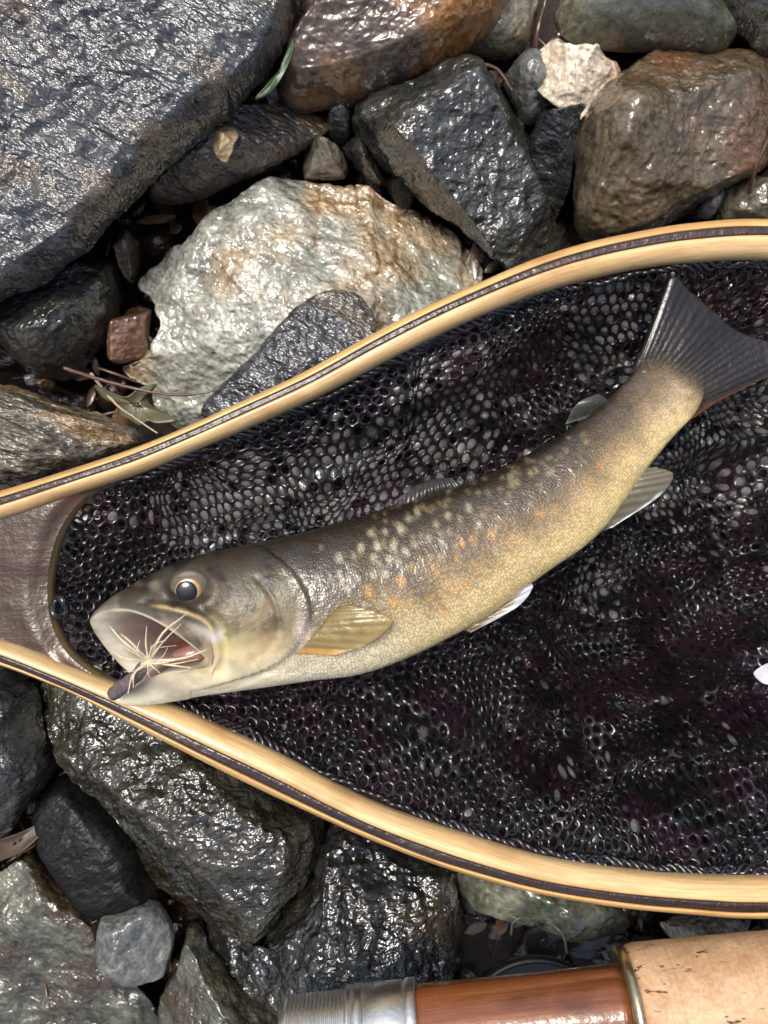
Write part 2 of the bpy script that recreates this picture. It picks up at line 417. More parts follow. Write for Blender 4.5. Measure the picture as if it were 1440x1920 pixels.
rock('large greenish white quartz rock with orange veins',
     [(262, 532), (308, 484), (372, 424), (436, 372), (498, 336), (560, 332), (615, 342), (690, 344), (738, 374), (785, 396), (842, 430), (888, 478), (908, 518), (860, 580), (760, 640), (640, 700), (520, 760), (420, 800), (335, 796), (292, 778), (276, 730), (238, 712), (222, 690), (262, 664), (296, 622), (296, 590), (275, 556)],
     M['quartz'], -.004, -.036, seed=27, facets=16, fdepth=.35, amp=.0022, fine=.0003, ridge=.0015, rscale=46, pow_=3.2, sharp=.0006,
     planes=[plane3((500, 350, -.012), (850, 440, -.013), (600, 520, -.008)), plane3((300, 540, -.024), (560, 470, -.009), (450, 620, -.018)), plane3((450, 600, -.019), (300, 760, -.027), (600, 640, -.015))])
rock('dark slate stone lying on the quartz beside the net frame',
     [(378, 775), (428, 712), (500, 640), (560, 572), (615, 546), (668, 552), (702, 592), (698, 640), (640, 700), (540, 750), (440, 800)],
     M['slate'], -.007, -.014, -.05, seed=29, facets=3, fdepth=.3, amp=.0013, ridge=.0006)
rock('dark smooth stone below the slate boulder at the left',
     [(15, 640), (28, 592), (80, 548), (140, 502), (204, 466), (218, 505), (223, 565), (214, 622), (182, 668), (132, 712), (70, 704)],
     M['greydk'], -.014, -.045, seed=31, facets=3, amp=.0018, ridge=.0006)
rock('small red brown stone wedged left of the white quartz',
     [(204, 655), (222, 612), (240, 582), (262, 574), (284, 586), (278, 625), (276, 664), (250, 676), (212, 682)], M['redbr'], -.024, -.042, seed=33, facets=6, fdepth=.5, sharp=.0006, amp=.0008)
rock('narrow upright olive shard above the red brown stone',
     [(232, 520), (228, 470), (240, 440), (258, 450), (262, 492), (252, 532)], M['tan'], -.03, -.046, seed=34, facets=4, name='stone_shard')
rock('banded tan and grey rock beside the upper left net arm',
     [(-160, 720), (0, 722), (70, 742), (135, 768), (205, 782), (268, 822), (225, 860), (110, 905), (0, 935), (-160, 960)],
     M['layer'], -.012, -.034, seed=35, facets=3, amp=.0022, ridge=.001, stretch=(math.radians(-18), 3), planes=[plane3((0, 740, -.018), (230, 810, -.02), (100, 830, -.014))])
rock('tiny orange red pebble above the banded tan rock',
     [(74, 722), (86, 712), (102, 716), (102, 728), (88, 732)], M['redbr'], -.033, -.04, -.06, seed=36, facets=2, name='pebble', cat='pebble', amp=.0003)
rock('tiny pale pebble left of the orange red pebble',
     [(52, 712), (64, 702), (78, 708), (76, 722), (60, 726)], M['lilac'], -.036, -.042, -.06, seed=37, facets=2, name='pebble', cat='pebble', amp=.0003)
rock('tan brown rock beneath the brown boulder at the right edge',
     [(1345, 370), (1362, 338), (1395, 345), (1440, 375), (1480, 380), (1470, 430), (1400, 430), (1350, 420)], M['tan'], -.03, -.046, seed=38, facets=5)
rock('small pale lilac pebble between brown boulder and net frame',
     [(1303, 392), (1320, 366), (1342, 362), (1346, 392), (1330, 410), (1310, 406)], M['lilac'], -.036, -.046, seed=39, facets=3, name='pebble', cat='pebble', amp=.0004)
# below the net
rock('dark greenish rock at the left edge below the net handle',
     [(-120, 1260), (0, 1262), (70, 1285), (92, 1350), (112, 1420), (95, 1462), (55, 1510), (20, 1562), (-60, 1590), (-140, 1480)],
     M['greydk'], -.014, -.04, seed=41, facets=5, amp=.0022, ridge=.0008)
rock('large wet olive boulder under the lower left net arm',
     [(68, 1300), (110, 1270), (240, 1320), (400, 1400), (520, 1470), (600, 1520), (606, 1572), (580, 1630), (528, 1700), (478, 1764), (438, 1766), (400, 1742), (350, 1700), (285, 1655), (258, 1600), (240, 1555), (175, 1495), (122, 1445), (92, 1375)],
     M['moss'], -.010, -.04, seed=43, facets=2, fdepth=.2, amp=.0024, fine=.0006, ridge=.0016, rscale=45, pow_=4, name='boulder', cat='boulder',
     planes=[plane3((150, 1300, -.013), (560, 1540, -.013), (440, 1700, -.020)), plane3((150, 1420, -.016), (420, 1690, -.021), (260, 1600, -.042))])
rock('flat black slate slab in shade below the olive boulder',
     [(78, 1500), (120, 1450), (180, 1480), (260, 1560), (290, 1640), (308, 1682), (242, 1708), (182, 1702), (130, 1640), (86, 1572)],
     M['black'], -.034, -.05, seed=45, facets=1, amp=.0006, fine=.0002, pow_=6)
rock('pale green grey rock with brown stains in the lower left corner',
     [(-140, 1620), (0, 1618), (52, 1596), (110, 1652), (185, 1706), (200, 1775), (260, 1850), (290, 1930), (250, 2050), (-140, 2050)],
     M['pale'], -.014, -.045, seed=47, facets=5, fdepth=.3, amp=.002, ridge=.001, planes=[plane3((0, 1640, -.018), (150, 1720, -.024), (60, 1760, -.026)), plane3((40, 1750, -.024), (200, 1780, -.034), (150, 1920, -.042))])
rock('smooth flat grey stone below the black slab',
     [(192, 1712), (228, 1700), (292, 1690), (326, 1745), (320, 1800), (306, 1828), (238, 1832), (190, 1792)], M['grey'], -.028, -.04, seed=49, facets=3, fdepth=.3, amp=.0006, fine=.0002, pow_=4)
rock('pale streaked stone left of the rod butt at the bottom edge',
     [(355, 1738), (338, 1800), (298, 1880), (292, 1990), (540, 1990), (545, 1900), (520, 1868), (462, 1832), (400, 1780), (378, 1740)],
     M['pale'], -.016, -.045, seed=51, facets=3, amp=.0012, ridge=.0006, stretch=(math.radians(60), 2.5), planes=[plane3((380, 1760, -.026), (395, 1920, -.018), (300, 1880, -.042)), plane3((390, 1780, -.024), (520, 1880, -.026), (400, 1900, -.017))])
rock('large wet black rock between olive boulder and rod',
     [(380, 1745), (455, 1775), (512, 1725), (580, 1640), (606, 1560), (640, 1520), (740, 1560), (835, 1610), (858, 1700), (852, 1782), (818, 1856), (760, 1880), (650, 1890), (540, 1885), (462, 1832), (402, 1792)],
     M['wetblk'], -.012, -.042, seed=53, facets=4, fdepth=.3, amp=.0026, fine=.0007, ridge=.0018, rscale=50, pow_=3, name='boulder', cat='boulder')
rock('dim green stone in shadow under the lower net arm',
     [(858, 1640), (920, 1610), (1080, 1650), (1172, 1712), (1160, 1750), (1080, 1752), (1000, 1722), (930, 1706), (880, 1690)], M['green'], -.03, -.045, seed=55, facets=3)
rock('pale wet stone under the lower net arm above the cork',
     [(1240, 1740), (1290, 1715), (1380, 1722), (1400, 1750), (1360, 1775), (1280, 1770)], M['quartz'], -.02, -.032, seed=57, facets=4)
rock('dark stone under the cork grip at the lower right corner',
     [(1180, 1770), (1300, 1760), (1500, 1760), (1560, 1900), (1500, 2050), (1200, 2050), (1150, 1900)], M['greydk'], -.024, -.04, seed=58, facets=3)

# loose gravel filling the gaps (uncountable) and the stony bank beyond the picture
def gravel():
    rng = random.Random(5); parts = []
    base = []
    import bmesh
    bm = bmesh.new(); bmesh.ops.create_icosphere(bm, subdivisions=2, radius=1); bm.verts.ensure_lookup_table()
    bv = np.array([v.co[:] for v in bm.verts]); bf = [[v.index for v in f.verts] for f in bm.faces]; bm.free()
    def stone(x, y, z, r, sd):
        sc = np.array([rng.uniform(.7, 1.3), rng.uniform(.6, 1.1), rng.uniform(.5, .8)]) * r
        a = rng.random() * 6.28; v = bv * (1 + .35 * noise(bv * 1.3 + sd * 3.7, sd % 50))[:, None] * sc
        R = np.array([[math.cos(a), -math.sin(a), 0], [math.sin(a), math.cos(a), 0], [0, 0, 1]])
        parts.append((v @ R.T + [x, y, z], bf))
    for i in range(900):
        stone(rng.uniform(-.14, .14), rng.uniform(-.19, .19), -.07 + rng.uniform(0, .006), rng.uniform(.002, .008), i)
    v, f = join(parts)
    o = mesh_obj('gravel', v, f, rock_mat('wet gravel', (.014, .012, .010), (.06, .05, .038), (.09, .05, .03), .5), smooth=True)
    tag(o, 'dark wet gravel in the gaps between rocks', 'gravel', kind='stuff')
    parts.clear()
    for i in range(420):
        x, y = rng.uniform(-.75, .75), rng.uniform(-.75, .75)
        if abs(x) < .165 and abs(y) < .205: continue
        if -.05 < y < .06 and x < 0 or (abs(y) < .13 and 0 < x < .28) or (-.19 < y < -.11 and x > 0): continue
        stone(x, y, -.06, rng.uniform(.015, .04), i)
    v, f = join(parts)
    o = mesh_obj('bank_stones', v, f, M['greydk'], smooth=True)
    tag(o, 'grey wet stones of the stream bank around', 'stones', kind='stuff')
gravel()
#@@NET
# ---------------------------------------------------------------- trout geometry (needed by the net that carries it)
ST = [  # back px, belly px, centre z, half thickness
 ((1250, 662), (1302, 690), -.0040, .0004), ((1236, 657), (1316, 705), -.0040, .0007), ((1222, 661), (1321, 728), -.0040, .0010), ((1208, 676), (1316, 752), -.0040, .0016), ((1186, 703), (1298, 782), -.0040, .0030),
 ((1140, 748), (1256, 826), -.0038, .0052), ((1092, 786), (1204, 892), -.0035, .0072), ((1000, 847), (1122, 1002), -.0028, .0092),
 ((898, 896), (1018, 1078), -.0018, .0108), ((795, 933), (906, 1160), -.0005, .0122), ((693, 963), (790, 1222), .0012, .0130),
 ((618, 984), (682, 1263), .0030, .0130), ((555, 1001), (580, 1277), .0048, .0126), ((480, 1018), (490, 1290), .0068, .0120), ((400, 1034), (408, 1302), .0088, .0110)]
NPHI, NBODY, NHEAD = 144, 330, 70
phi = np.arange(NPHI) / NPHI * 2 * np.pi
LIP = [(0, 392, 1243, .0190), (22, 316, 1180, .0208), (45, 252, 1149, .0185), (67, 206, 1148, .0150), (90, 173, 1163, .0115), (112, 176, 1182, .009), (135, 189, 1202, .006),
       (157, 208, 1226, .004), (180, 228, 1247, .002), (203, 244, 1264, .002), (225, 236, 1282, .003), (248, 227, 1297, .006), (270, 226, 1312, .0095), (293, 256, 1286, .0135), (315, 300, 1264, .016), (338, 346, 1257, .0185)]
def loop_at(pts, ph):
    m = len(pts); a = np.array([(p[1], p[2], p[3]) for p in pts]); ext = np.vstack([a[-1], a, a[0], a[1]])
    t = ph / (2 * np.pi) * m; k = np.floor(t).astype(int) % m; u = (t - np.floor(t))[:, None]
    p0, p1, p2, p3 = ext[k], ext[k + 1], ext[k + 2], ext[k + 3]
    return 0.5 * (2 * p1 + (p2 - p0) * u + (2 * p0 - 5 * p1 + 4 * p2 - p3) * u ** 2 + (3 * p1 - p0 - 3 * p2 + p3) * u ** 3)

def trout_rings():
    rows = np.array([[*a, *b, z, t] for a, b, z, t in ST])
    t = np.linspace(0, len(ST) - 1, NBODY); R = crk(rows, t)
    T, B, zc, th = R[:, 0:2], R[:, 2:4], R[:, 4], R[:, 5]
    sn, cs = np.sin(phi), np.cos(phi)
    # slightly egg shaped section: fuller towards the belly
    k = sn - 0.06 * (1 - sn ** 2)
    px = (T[:, None] + B[:, None]) / 2 + (T[:, None] - B[:, None]) / 2 * k[None, :, None]
    csq = np.sign(cs) * np.abs(cs) ** 0.88
    z = zc[:, None] + th[:, None] * csq[None]
    body = PA(np.concatenate([px, z[..., None]], -1))
    lip = PA(loop_at(LIP, phi)); ctr = lip.mean(0)
    p0, p1 = body[-1], lip
    L = np.linalg.norm(p1 - p0, axis=1)[:, None]
    m0 = body[-1] - body[-6]; m0 = m0 / np.linalg.norm(m0, axis=1)[:, None] * L * 1.05
    m1 = (ctr - p1); m1[:, 2] *= 0.5; m1 = m1 / np.linalg.norm(m1, axis=1)[:, None] * np.minimum(L, .012) * 1.0
    u = np.linspace(0, 1, NHEAD + 1)[1:, None, None]
    h00, h10, h01, h11 = 2 * u**3 - 3 * u**2 + 1, u**3 - 2 * u**2 + u, -2 * u**3 + 3 * u**2, u**3 - u**2
    head = h00 * p0 + h10 * m0 + h01 * p1 + h11 * m1
    thr = P(405, 1195, .0085); inn = []
    for f in (.05, .10, .16, .24, .34, .46, .6, .75, .9, .98):
        c = ctr + (thr - ctr) * f ** 0.9
        q = c + (p1 - ctr) * (1 - f) ** 0.85
        q = q + np.array([0, 0, .0004 * math.exp(-f * 30) - .0042 * math.sin(min(max(f - .08, 0) * 4, 1.57)) * (1 - f) ** .5])
        inn.append(q)
    return body, head, np.array(inn), zc, th
BODY, HEAD, INNER, FZC, FTH = trout_rings()
UND = BODY[::4, NPHI // 2]                      # lowest line of the body, for the net
FCX = (BODY[::4, NPHI // 4] + BODY[::4, 3 * NPHI // 4]) / 2

# ---------------------------------------------------------------- landing net
OUT = [(-900, 1016), (-600, 1014), (-330, 998), (-150, 958), (0, 917), (120, 880), (240, 840), (340, 800), (440, 754), (560, 698), (700, 621), (800, 570), (900, 525), (1000, 482), (1100, 450), (1200, 428), (1300, 412), (1440, 404),
       (1700, 420), (1950, 490), (2150, 640), (2260, 850), (2290, 1070), (2250, 1300), (2130, 1510), (1940, 1650), (1700, 1720),
       (1440, 1731), (1300, 1723), (1150, 1708), (1000, 1681), (850, 1640), (720, 1592), (620, 1549), (500, 1494), (370, 1430), (250, 1368), (150, 1315), (80, 1284), (0, 1254), (-150, 1207), (-330, 1172), (-600, 1160), (-900, 1158)]
INN = [(-900, 1066), (-600, 1064), (-330, 1046), (-150, 1012), (0, 972), (135, 926), (258, 885), (362, 842), (465, 798), (590, 742), (728, 670), (826, 621), (924, 577), (1020, 541), (1114, 514), (1210, 494), (1304, 483), (1440, 477),
       (1690, 492), (1915, 555), (2095, 685), (2192, 870), (2216, 1070), (2180, 1280), (2072, 1468), (1900, 1590), (1690, 1650),
       (1440, 1656), (1308, 1654), (1164, 1641), (1018, 1617), (868, 1573), (738, 1530), (640, 1486), (524, 1424), (400, 1366), (280, 1313), (180, 1276), (100, 1244), (10, 1208), (-140, 1160), (-325, 1124), (-600, 1110), (-900, 1108)]
NF = 620
tt = np.linspace(0, len(OUT) - 1, NF)
ZF = 0.004
FO = crk(np.array(OUT, float), tt); FI = crk(np.array(INN, float), tt)
FO = PA(np.c_[FO, np.full(NF, ZF)])[:, :2]; FI = PA(np.c_[FI, np.full(NF, ZF)])[:, :2]
ARC = np.concatenate([[0], np.cumsum(np.linalg.norm(np.diff((FO + FI) / 2, axis=0), axis=1))])
net = empty('landing_net', P(-600, 1087, -.006), 'wooden teardrop landing net with dark rubber mesh bag holding the trout', 'landing net')

def wood_mat(name, c1, c2, c3, grain=1.0, rough=.32, coat=.6, bump=.25, wet=0.0):
    m = NT(name); tc = m.n('TexCoord'); mp = m.n('Mapping'); mp.inputs['Scale'].default_value = (14, 420, 1); m.l(tc.outputs['UV'], mp.inputs[0])
    v = mp.outputs[0]
    a = m.noise(v, 1.0 * grain, 4, .6, .4); mp2 = m.n('Mapping'); mp2.inputs['Scale'].default_value = (30, 60, 1); m.l(tc.outputs['UV'], mp2.inputs[0])
    b = m.noise(mp2.outputs[0], 1.0, 3, .6)
    mp3 = m.n('Mapping'); mp3.inputs['Scale'].default_value = (90, 2200, 1); m.l(tc.outputs['UV'], mp3.inputs[0])
    f = m.noise(mp3.outputs[0], 1.0, 2, .6)
    col = m.mix(m.ramp(a, .35, .68), c1, c2); col = m.mix(m.ramp(b, .55, .75), col, c3)
    col = m.mix(.8, col, m.ramp(f, .3, .7, (.72,) * 3, (1.15,) * 3), 'MULTIPLY')
    d = m.noise(m.vec('Object'), 420, 2, .6)
    n = m.bump(a, bump, .0004); n = m.bump(d, bump * .8 + wet, .0005 + wet * .0008, n)
    m.set(Base_Color=col, Roughness=rough, Normal=n, Coat_Weight=coat, Coat_Roughness=.08, Coat_Normal=n, Specular_IOR_Level=.35)
    return m.m
W_OUT = wood_mat('honey ash wood', (.60, .335, .115), (.76, .49, .20), (.42, .20, .06))
W_IN = wood_mat('pale ash wood', (.62, .39, .17), (.78, .54, .27), (.46, .25, .09), .8)
W_DK = wood_mat('dark walnut strip', (.018, .010, .009), (.05, .028, .022), (.03, .018, .014), 1.2, .34, .45, .5, .14)
W_BL = wood_mat('weathered walnut throat', (.026, .013, .007), (.06, .032, .018), (.11, .045, .02), .7, .26, .35, .25, .10)
W_LN = wood_mat('tan throat edge', (.26, .17, .075), (.38, .26, .12), (.20, .12, .05), .8)

# cross section: three laminations side by side, rounded over the whole width; sections vary a little along the hoop
frac1 = np.interp(np.arange(NF), [0, NF * .2, NF * .5, NF * .75, NF - 1], [.32, .31, .29, .24, .28])
frac2 = np.interp(np.arange(NF), [0, NF * .2, NF * .5, NF * .75, NF - 1], [.56, .54, .53, .52, .55])
wv_ = np.c_[ARC * 45, 0 * ARC, 0 * ARC]; frac1 = frac1 + .022 * fbm(wv_, 2, 61); frac2 = frac2 + .026 * fbm(wv_ + 7, 2, 62)
HZ, ZB = 0.0050, -0.0060
def ztop(wv): return HZ - 0.0034 * np.abs(2 * wv - 1) ** 3.2
def strip(name, wa, wb, mat, label, dz=0.0, rs=0):
    n = 9; u = np.linspace(0, 1, n)
    wv = wa[:, None] + (wb - wa)[:, None] * u[None]
    xy = FO[:, None] + (FI - FO)[:, None] * wv[..., None]
    e = 0.00025 * (np.abs(2 * u - 1) ** 8)          # tiny eased edges so the glue lines read
    z = ztop(wv) + dz - e[None] + 0.00012 * noise(np.stack([ARC[:, None] * 60 + 0 * wv, wv * 4, 0 * wv + rs], -1), rs)
    top = np.concatenate([xy, z[..., None]], -1)
    bot = np.concatenate([xy[:, ::-1], np.full_like(z, ZB)[..., None] + 0.002 * (np.abs(2 * wv[:, ::-1] - 1) ** 3)[..., None]], -1)
    V = np.concatenate([top, bot], 1); nv = V.shape[1]
    uv = np.stack([np.broadcast_to(ARC[:, None], V.shape[:2]), np.concatenate([wv, wv[:, ::-1] + 1], 1) * 0.011 + rs], -1)
    F = grid_faces(NF, nv, True, flip=True)
    F.append(list(range(nv))); F.append([(NF - 1) * nv + k for k in range(nv)][::-1])
    o = mesh_obj(name, V.reshape(-1, 3), F, mat, net, uv=uv.reshape(-1, 2)); o['label'] = label
    return o
z0, z1 = np.zeros(NF), np.ones(NF); gp = .012
strip('outer_strip', z0, frac1 - gp, W_OUT, 'honey coloured outer wood lamination', 0, 1)
strip('dark_strip', frac1, frac2, W_DK, 'dark walnut middle lamination', -.0002, 2)
strip('inner_strip', frac2 + gp, z1, W_IN, 'pale inner wood lamination', 0, 3)

# throat block between the arms, with its tan concave edge
arcp = cr([(210, 905), (165, 925), (128, 962), (101, 1015), (87, 1075), (86, 1130), (97, 1180), (122, 1225), (165, 1262), (230, 1296)], 60)
half = [i for i in range(NF) if tt[i] < 5.4 and tt[i] > 1.2]; half2 = [i for i in range(NF) if tt[i] > len(OUT) - 1 - 5.9 and tt[i] < len(OUT) - 2.2]
def throat():
    ztp = HZ - .0040
    a = PA(np.c_[arcp, np.full(len(arcp), ztp)])[:, :2]
    n = len(a); m = 60; rows = []
    L = FI[half[0]] * .5 + FI[half2[-1]] * .5
    lft = np.linspace(FI[half[0]], FI[half2[-1]], n)
    for k in range(m):
        f = k / (m - 1); rows.append(a + (lft - a) * f)
    G = np.array(rows)                                   # from arc to the left end
    # the sheet may run under the arms; keep it below their tops
    p = np.concatenate([G, np.zeros((m, n, 1))], -1)
    ez = sstep(0, 4, np.arange(m) * 1.0)[:, None]
    p[..., 2] = ztp - .0012 * (1 - ez) + .0002 * noise(p * 150, 4)
    uv = np.stack([G[..., 0], G[..., 1]], -1)
    o = mesh_obj('throat_block', p.reshape(-1, 3), grid_faces(m, n), W_BL, net, uv=uv.reshape(-1, 2)); o['label'] = 'wet dark brown wooden throat between the net arms'
    top = np.c_[a, np.full(n, ztp - .0013)]; zs = np.linspace(ztp - .0013, -.0062, 10)
    wob = 0.0006
    W = np.array([np.c_[a + (np.array([[wob, 0]]) * math.sin(i / 9 * 3.1)), np.full(n, z)] for i, z in enumerate(zs)])
    al = np.concatenate([[0], np.cumsum(np.linalg.norm(np.diff(a, axis=0), axis=1))])
    uv = np.stack([np.broadcast_to(al, (10, n)), np.broadcast_to(np.linspace(0, .01, 10)[:, None], (10, n))], -1)
    back = W[::-1].copy(); back[..., 0] -= .004
    VV = np.concatenate([W, back], 0); uv = np.concatenate([uv, uv[::-1]], 0)
    o = mesh_obj('throat_edge', VV.reshape(-1, 3), grid_faces(20, n, flip=True), W_LN, net, uv=uv.reshape(-1, 2)); o['label'] = 'tan concave wooden edge of the throat'
throat()

# --- rubber mesh bag
inner_poly = np.vstack([((FO + FI) / 2)[(tt > 5.6) & (tt < len(OUT) - 1 - 6.2)], PA(np.c_[arcp[::-1] + [4, 0], np.full(len(arcp), 0.)])[6:-6, :2]])
def inside(xy, poly):
    x, y = xy[:, 0], xy[:, 1]; c = np.zeros(len(x), bool); j = len(poly) - 1
    for i in range(len(poly)):
        xi, yi, xj, yj = *poly[i], *poly[j]
        if yi != yj: c ^= ((yi > y) != (yj > y)) & (x < (xj - xi) * (y - yi) / (yj - yi) + xi)
        j = i
    return c
def pdist(xy, poly):
    d = np.full(len(xy), 1e9)
    for i in range(0, len(poly)):
        a, b = poly[i], poly[(i + 1) % len(poly)]; ab = b - a
        t = np.clip(((xy - a) @ ab) / (ab @ ab + 1e-18), 0, 1)
        d = np.minimum(d, np.linalg.norm(xy - (a + t[:, None] * ab), axis=1))
    return d
poly_s = inner_poly[::4]

FOLDS = [([(560, 1300), (760, 1345), (900, 1430), (1010, 1530)], 30, .006), ([(1040, 1130), (1190, 1195), (1320, 1160), (1460, 1060), (1600, 1000)], 34, .009), ([(1080, 1410), (1240, 1350), (1440, 1300), (1650, 1290)], 36, .010),
         ([(1080, 1530), (1280, 1455), (1440, 1440), (1700, 1440)], 32, .008), ([(985, 1130), (1060, 1250), (1115, 1345), (1130, 1450)], 28, .009), ([(1290, 1200), (1340, 1300), (1330, 1420)], 26, .007), ([(640, 800), (820, 720), (960, 640), (1080, 560)], 30, .005),
         ([(900, 690), (930, 790), (925, 860)], 22, .006), ([(1240, 700), (1300, 800), (1440, 820)], 26, .004), ([(1230, 960), (1330, 1010), (1440, 980)], 24, .006)]
def bag_map(uv, layer):
    """flat net coordinates (m) -> draped surface"""
    sd = 30 + layer * 11
    p = np.c_[uv, np.full(len(uv), layer * 3.1)]
    wx = .0095 * fbm(p * 26, 2, sd) + .0022 * fbm(p * 85, 2, sd + 1); wy = .0095 * fbm(p * 26 + 50, 2, sd + 2) + .0022 * fbm(p * 85 + 9, 2, sd + 3)
    xy = uv + np.c_[wx, wy]
    d = pdist(xy, poly_s)
    ins = inside(xy, poly_s); d = np.where(ins, d, 0)
    q = np.c_[xy, np.full(len(xy), layer * 1.7)]
    fold = fbm(np.c_[q[:, :1] * 22 + .5 * q[:, 1:2] * 22, q[:, 1:2] * 34 - q[:, :1] * 10, q[:, 2:]], 2, sd + 6, True)
    fold2 = fbm(q * 75, 2, sd + 7)
    fx, fy = xy[:, 0] / PX + 720, 960 - xy[:, 1] / PX; crease = 0
    for ln, wd, ht in FOLDS:
        dd_, sg_ = poly_sd(fx, fy, ln); crease = crease + ht * 1.9 * np.exp(-(dd_ / np.where(sg_ > 0, wd * .8, wd * 1.7)) ** 2)
    crease = crease * (1 if layer == 0 else .5)
    deep = sstep(0, .03, d)
    right = sstep(-.02, .06, xy[:, 0])                     # looser folds in the belly of the bag on the right
    z = -.0062 - (.014 + .017 * right * sstep(.0, .05, d)) * deep + deep * (.0045 + .0075 * right) * fold + deep * .0014 * fold2 + deep * crease + deep * right * .0038 * fbm(q * 62, 2, sd + 8, True)
    z = z - layer * (.0015 + .005 * deep)
    # the fish presses the net down
    for k in range(len(UND)):
        pass
    dd = np.linalg.norm(xy[:, None] - FCX[None, :, :2], axis=2); kk = dd.argmin(1); dm = dd[np.arange(len(xy)), kk]
    hw = np.linalg.norm(BODY[::4, NPHI // 4, :2] - BODY[::4, 3 * NPHI // 4, :2], axis=1)[kk] / 2
    rel = dm / hw
    under = FZC[::4][kk] - FTH[::4][kk] * np.sqrt(np.clip(1 - np.minimum(rel, 1) ** 2, 0, 1)) - .0012 - layer * .003
    lim = np.where(rel < 1, under, under + (rel - 1) * .012 + .0)
    z = np.where(rel < 1.6, np.minimum(z, lim), z)
    z = np.where(rel < 1.35, np.maximum(z, lim - .004 - .03 * np.clip(rel - .8, 0, 1)), z); z = np.minimum(z, -.0062)
    return np.c_[xy, z], ins, d

FILL = [(830, 790, 110), (690, 880, 100), (1150, 615, 95), (1310, 880, 140), (1390, 760, 80), (1130, 1090, 60), (450, 965, 110), (600, 935, 110), (350, 980, 60), (790, 680, 40), (1270, 700, 60)]
def bag(layer, name, mat, pitch, film=None):
    xs0, xs1, ys0, ys1 = -.105, .225, -.118, .098
    rng = np.random.RandomState(4 + layer)
    dx, dy = pitch, pitch * .866
    cells = [(xs0 + i * dx + (j % 2) * dx / 2, ys0 + j * dy) for j in range(int((ys1 - ys0) / dy)) for i in range(int((xs1 - xs0) / dx))]
    cells = np.array(cells) + rng.randn(len(cells), 2) * pitch * .035
    ca = math.radians(14 + 9 * layer); c0 = np.array([.05, -.01])
    R = np.array([[math.cos(ca), -math.sin(ca)], [math.sin(ca), math.cos(ca)]])
    cells = (cells - c0) @ R.T + c0
    cp, ins, d = bag_map(cells, layer)
    keep = ins & (d > .0006); cells = cells[keep]; cp = cp[keep]; d = d[keep]
    n = 12; th = np.arange(n) / n * 2 * np.pi + ca + math.pi / 6
    hexr = (pitch / 2) / np.cos(((th - ca + math.pi / 6 * 0) % (math.pi / 3)) - math.pi / 6 + 0) if False else None
    a6 = np.mod(th - ca, math.pi / 3) - math.pi / 6      # distance to the nearest flat of the hexagon
    a6 = np.mod(th - ca + math.pi / 6, math.pi / 3) - math.pi / 6
    rh = (pitch / 2) / np.cos(a6)
    hole = pitch * (.325 + .028 * rng.randn(len(cells)))
    rings = []
    for k, (f, dz) in enumerate(((1.0, .00025), (.5, .00014), (0.0, -.0003))):
        rad = hole[:, None] + (rh[None] * 1.002 - hole[:, None]) * f
        uv = cells[:, None] + np.stack([np.cos(th) * rad, np.sin(th) * rad], -1)
        p, _, _ = bag_map(uv.reshape(-1, 2), layer); p[:, 2] += dz
        rings.append(p.reshape(len(cells), n, 3))
    V = np.stack(rings, 1)                               # cell, ring, n
    V[..., 2] += .00018 * noise(V * 900, 5)
    F = []
    for c in range(len(cells)):
        b = c * 3 * n
        for r in range(2):
            for k in range(n):
                F.append([b + r * n + k, b + r * n + (k + 1) % n, b + (r + 1) * n + (k + 1) % n, b + (r + 1) * n + k])
    o = mesh_obj(name, V.reshape(-1, 3), F, mat, net); o['kind'] = 'stuff'
    if film:
        px, py = to_px(cp); w = np.full(len(cells), -.35)
        for fx, fy, fr in FILL: w = np.maximum(w, 1.15 - np.hypot(px - fx, py - fy) / fr)
        w = w + .45 * fbm(cp * 60, 2, 88) + .25 * rng.randn(len(cells))
        sel = np.where(((w > .18) & (rng.rand(len(cells)) < .9)) | (rng.rand(len(cells)) < .008))[0]
        V2, F2 = [], []
        for c in sel:
            b = len(V2); ring = V[c, 2]; ctr = ring.mean(0) + [0, 0, .00022 + .0001 * rng.randn()]
            mid = ctr + (ring - ctr) * .55; mid[:, 2] = ctr[2] * .75 + ring[:, 2] * .25
            V2 += list(ring) + list(mid) + [ctr]
            for k in range(n):
                F2.append([b + k, b + (k + 1) % n, b + n + (k + 1) % n, b + n + k]); F2.append([b + n + k, b + n + (k + 1) % n, b + 2 * n])
        f = mesh_obj('water_film', np.array(V2), F2, film, net); f['kind'] = 'stuff'; f['label'] = 'droplets of water held in the mesh holes'
def rubber():
    m = NT('wet black plum rubber'); v = m.vec('Object')
    a = m.noise(v, 60, 2, .5); f = m.noise(v, 1500, 2, .6)
    m.set(Base_Color=m.mix(m.ramp(a, .42, .62), (.004, .004, .0045), (.015, .005, .010)), Roughness=.36, Specular_IOR_Level=.2, Normal=m.bump(f, .9, .0006), Coat_Weight=.95, Coat_Roughness=.035)
    return m.m
def filmm():
    m = NT('water drops in the mesh'); v = m.vec('Object')
    a = m.noise(v, 120, 2, .5)
    m.set(Base_Color=m.mix(m.ramp(a, .35, .65), (.05, .05, .047), (.19, .19, .175)), Roughness=.16, Normal=m.bump(m.noise(v, 900, 2), .5, .0005), Transmission_Weight=.35, IOR=1.33, Coat_Weight=.6, Coat_Roughness=.04)  # grey base colour stands in for sky reflected by the water
    return m.m
RUB = rubber()
bag(0, 'mesh_bag', RUB, .0029, filmm())
bag(1, 'mesh_bag', RUB, .0031)

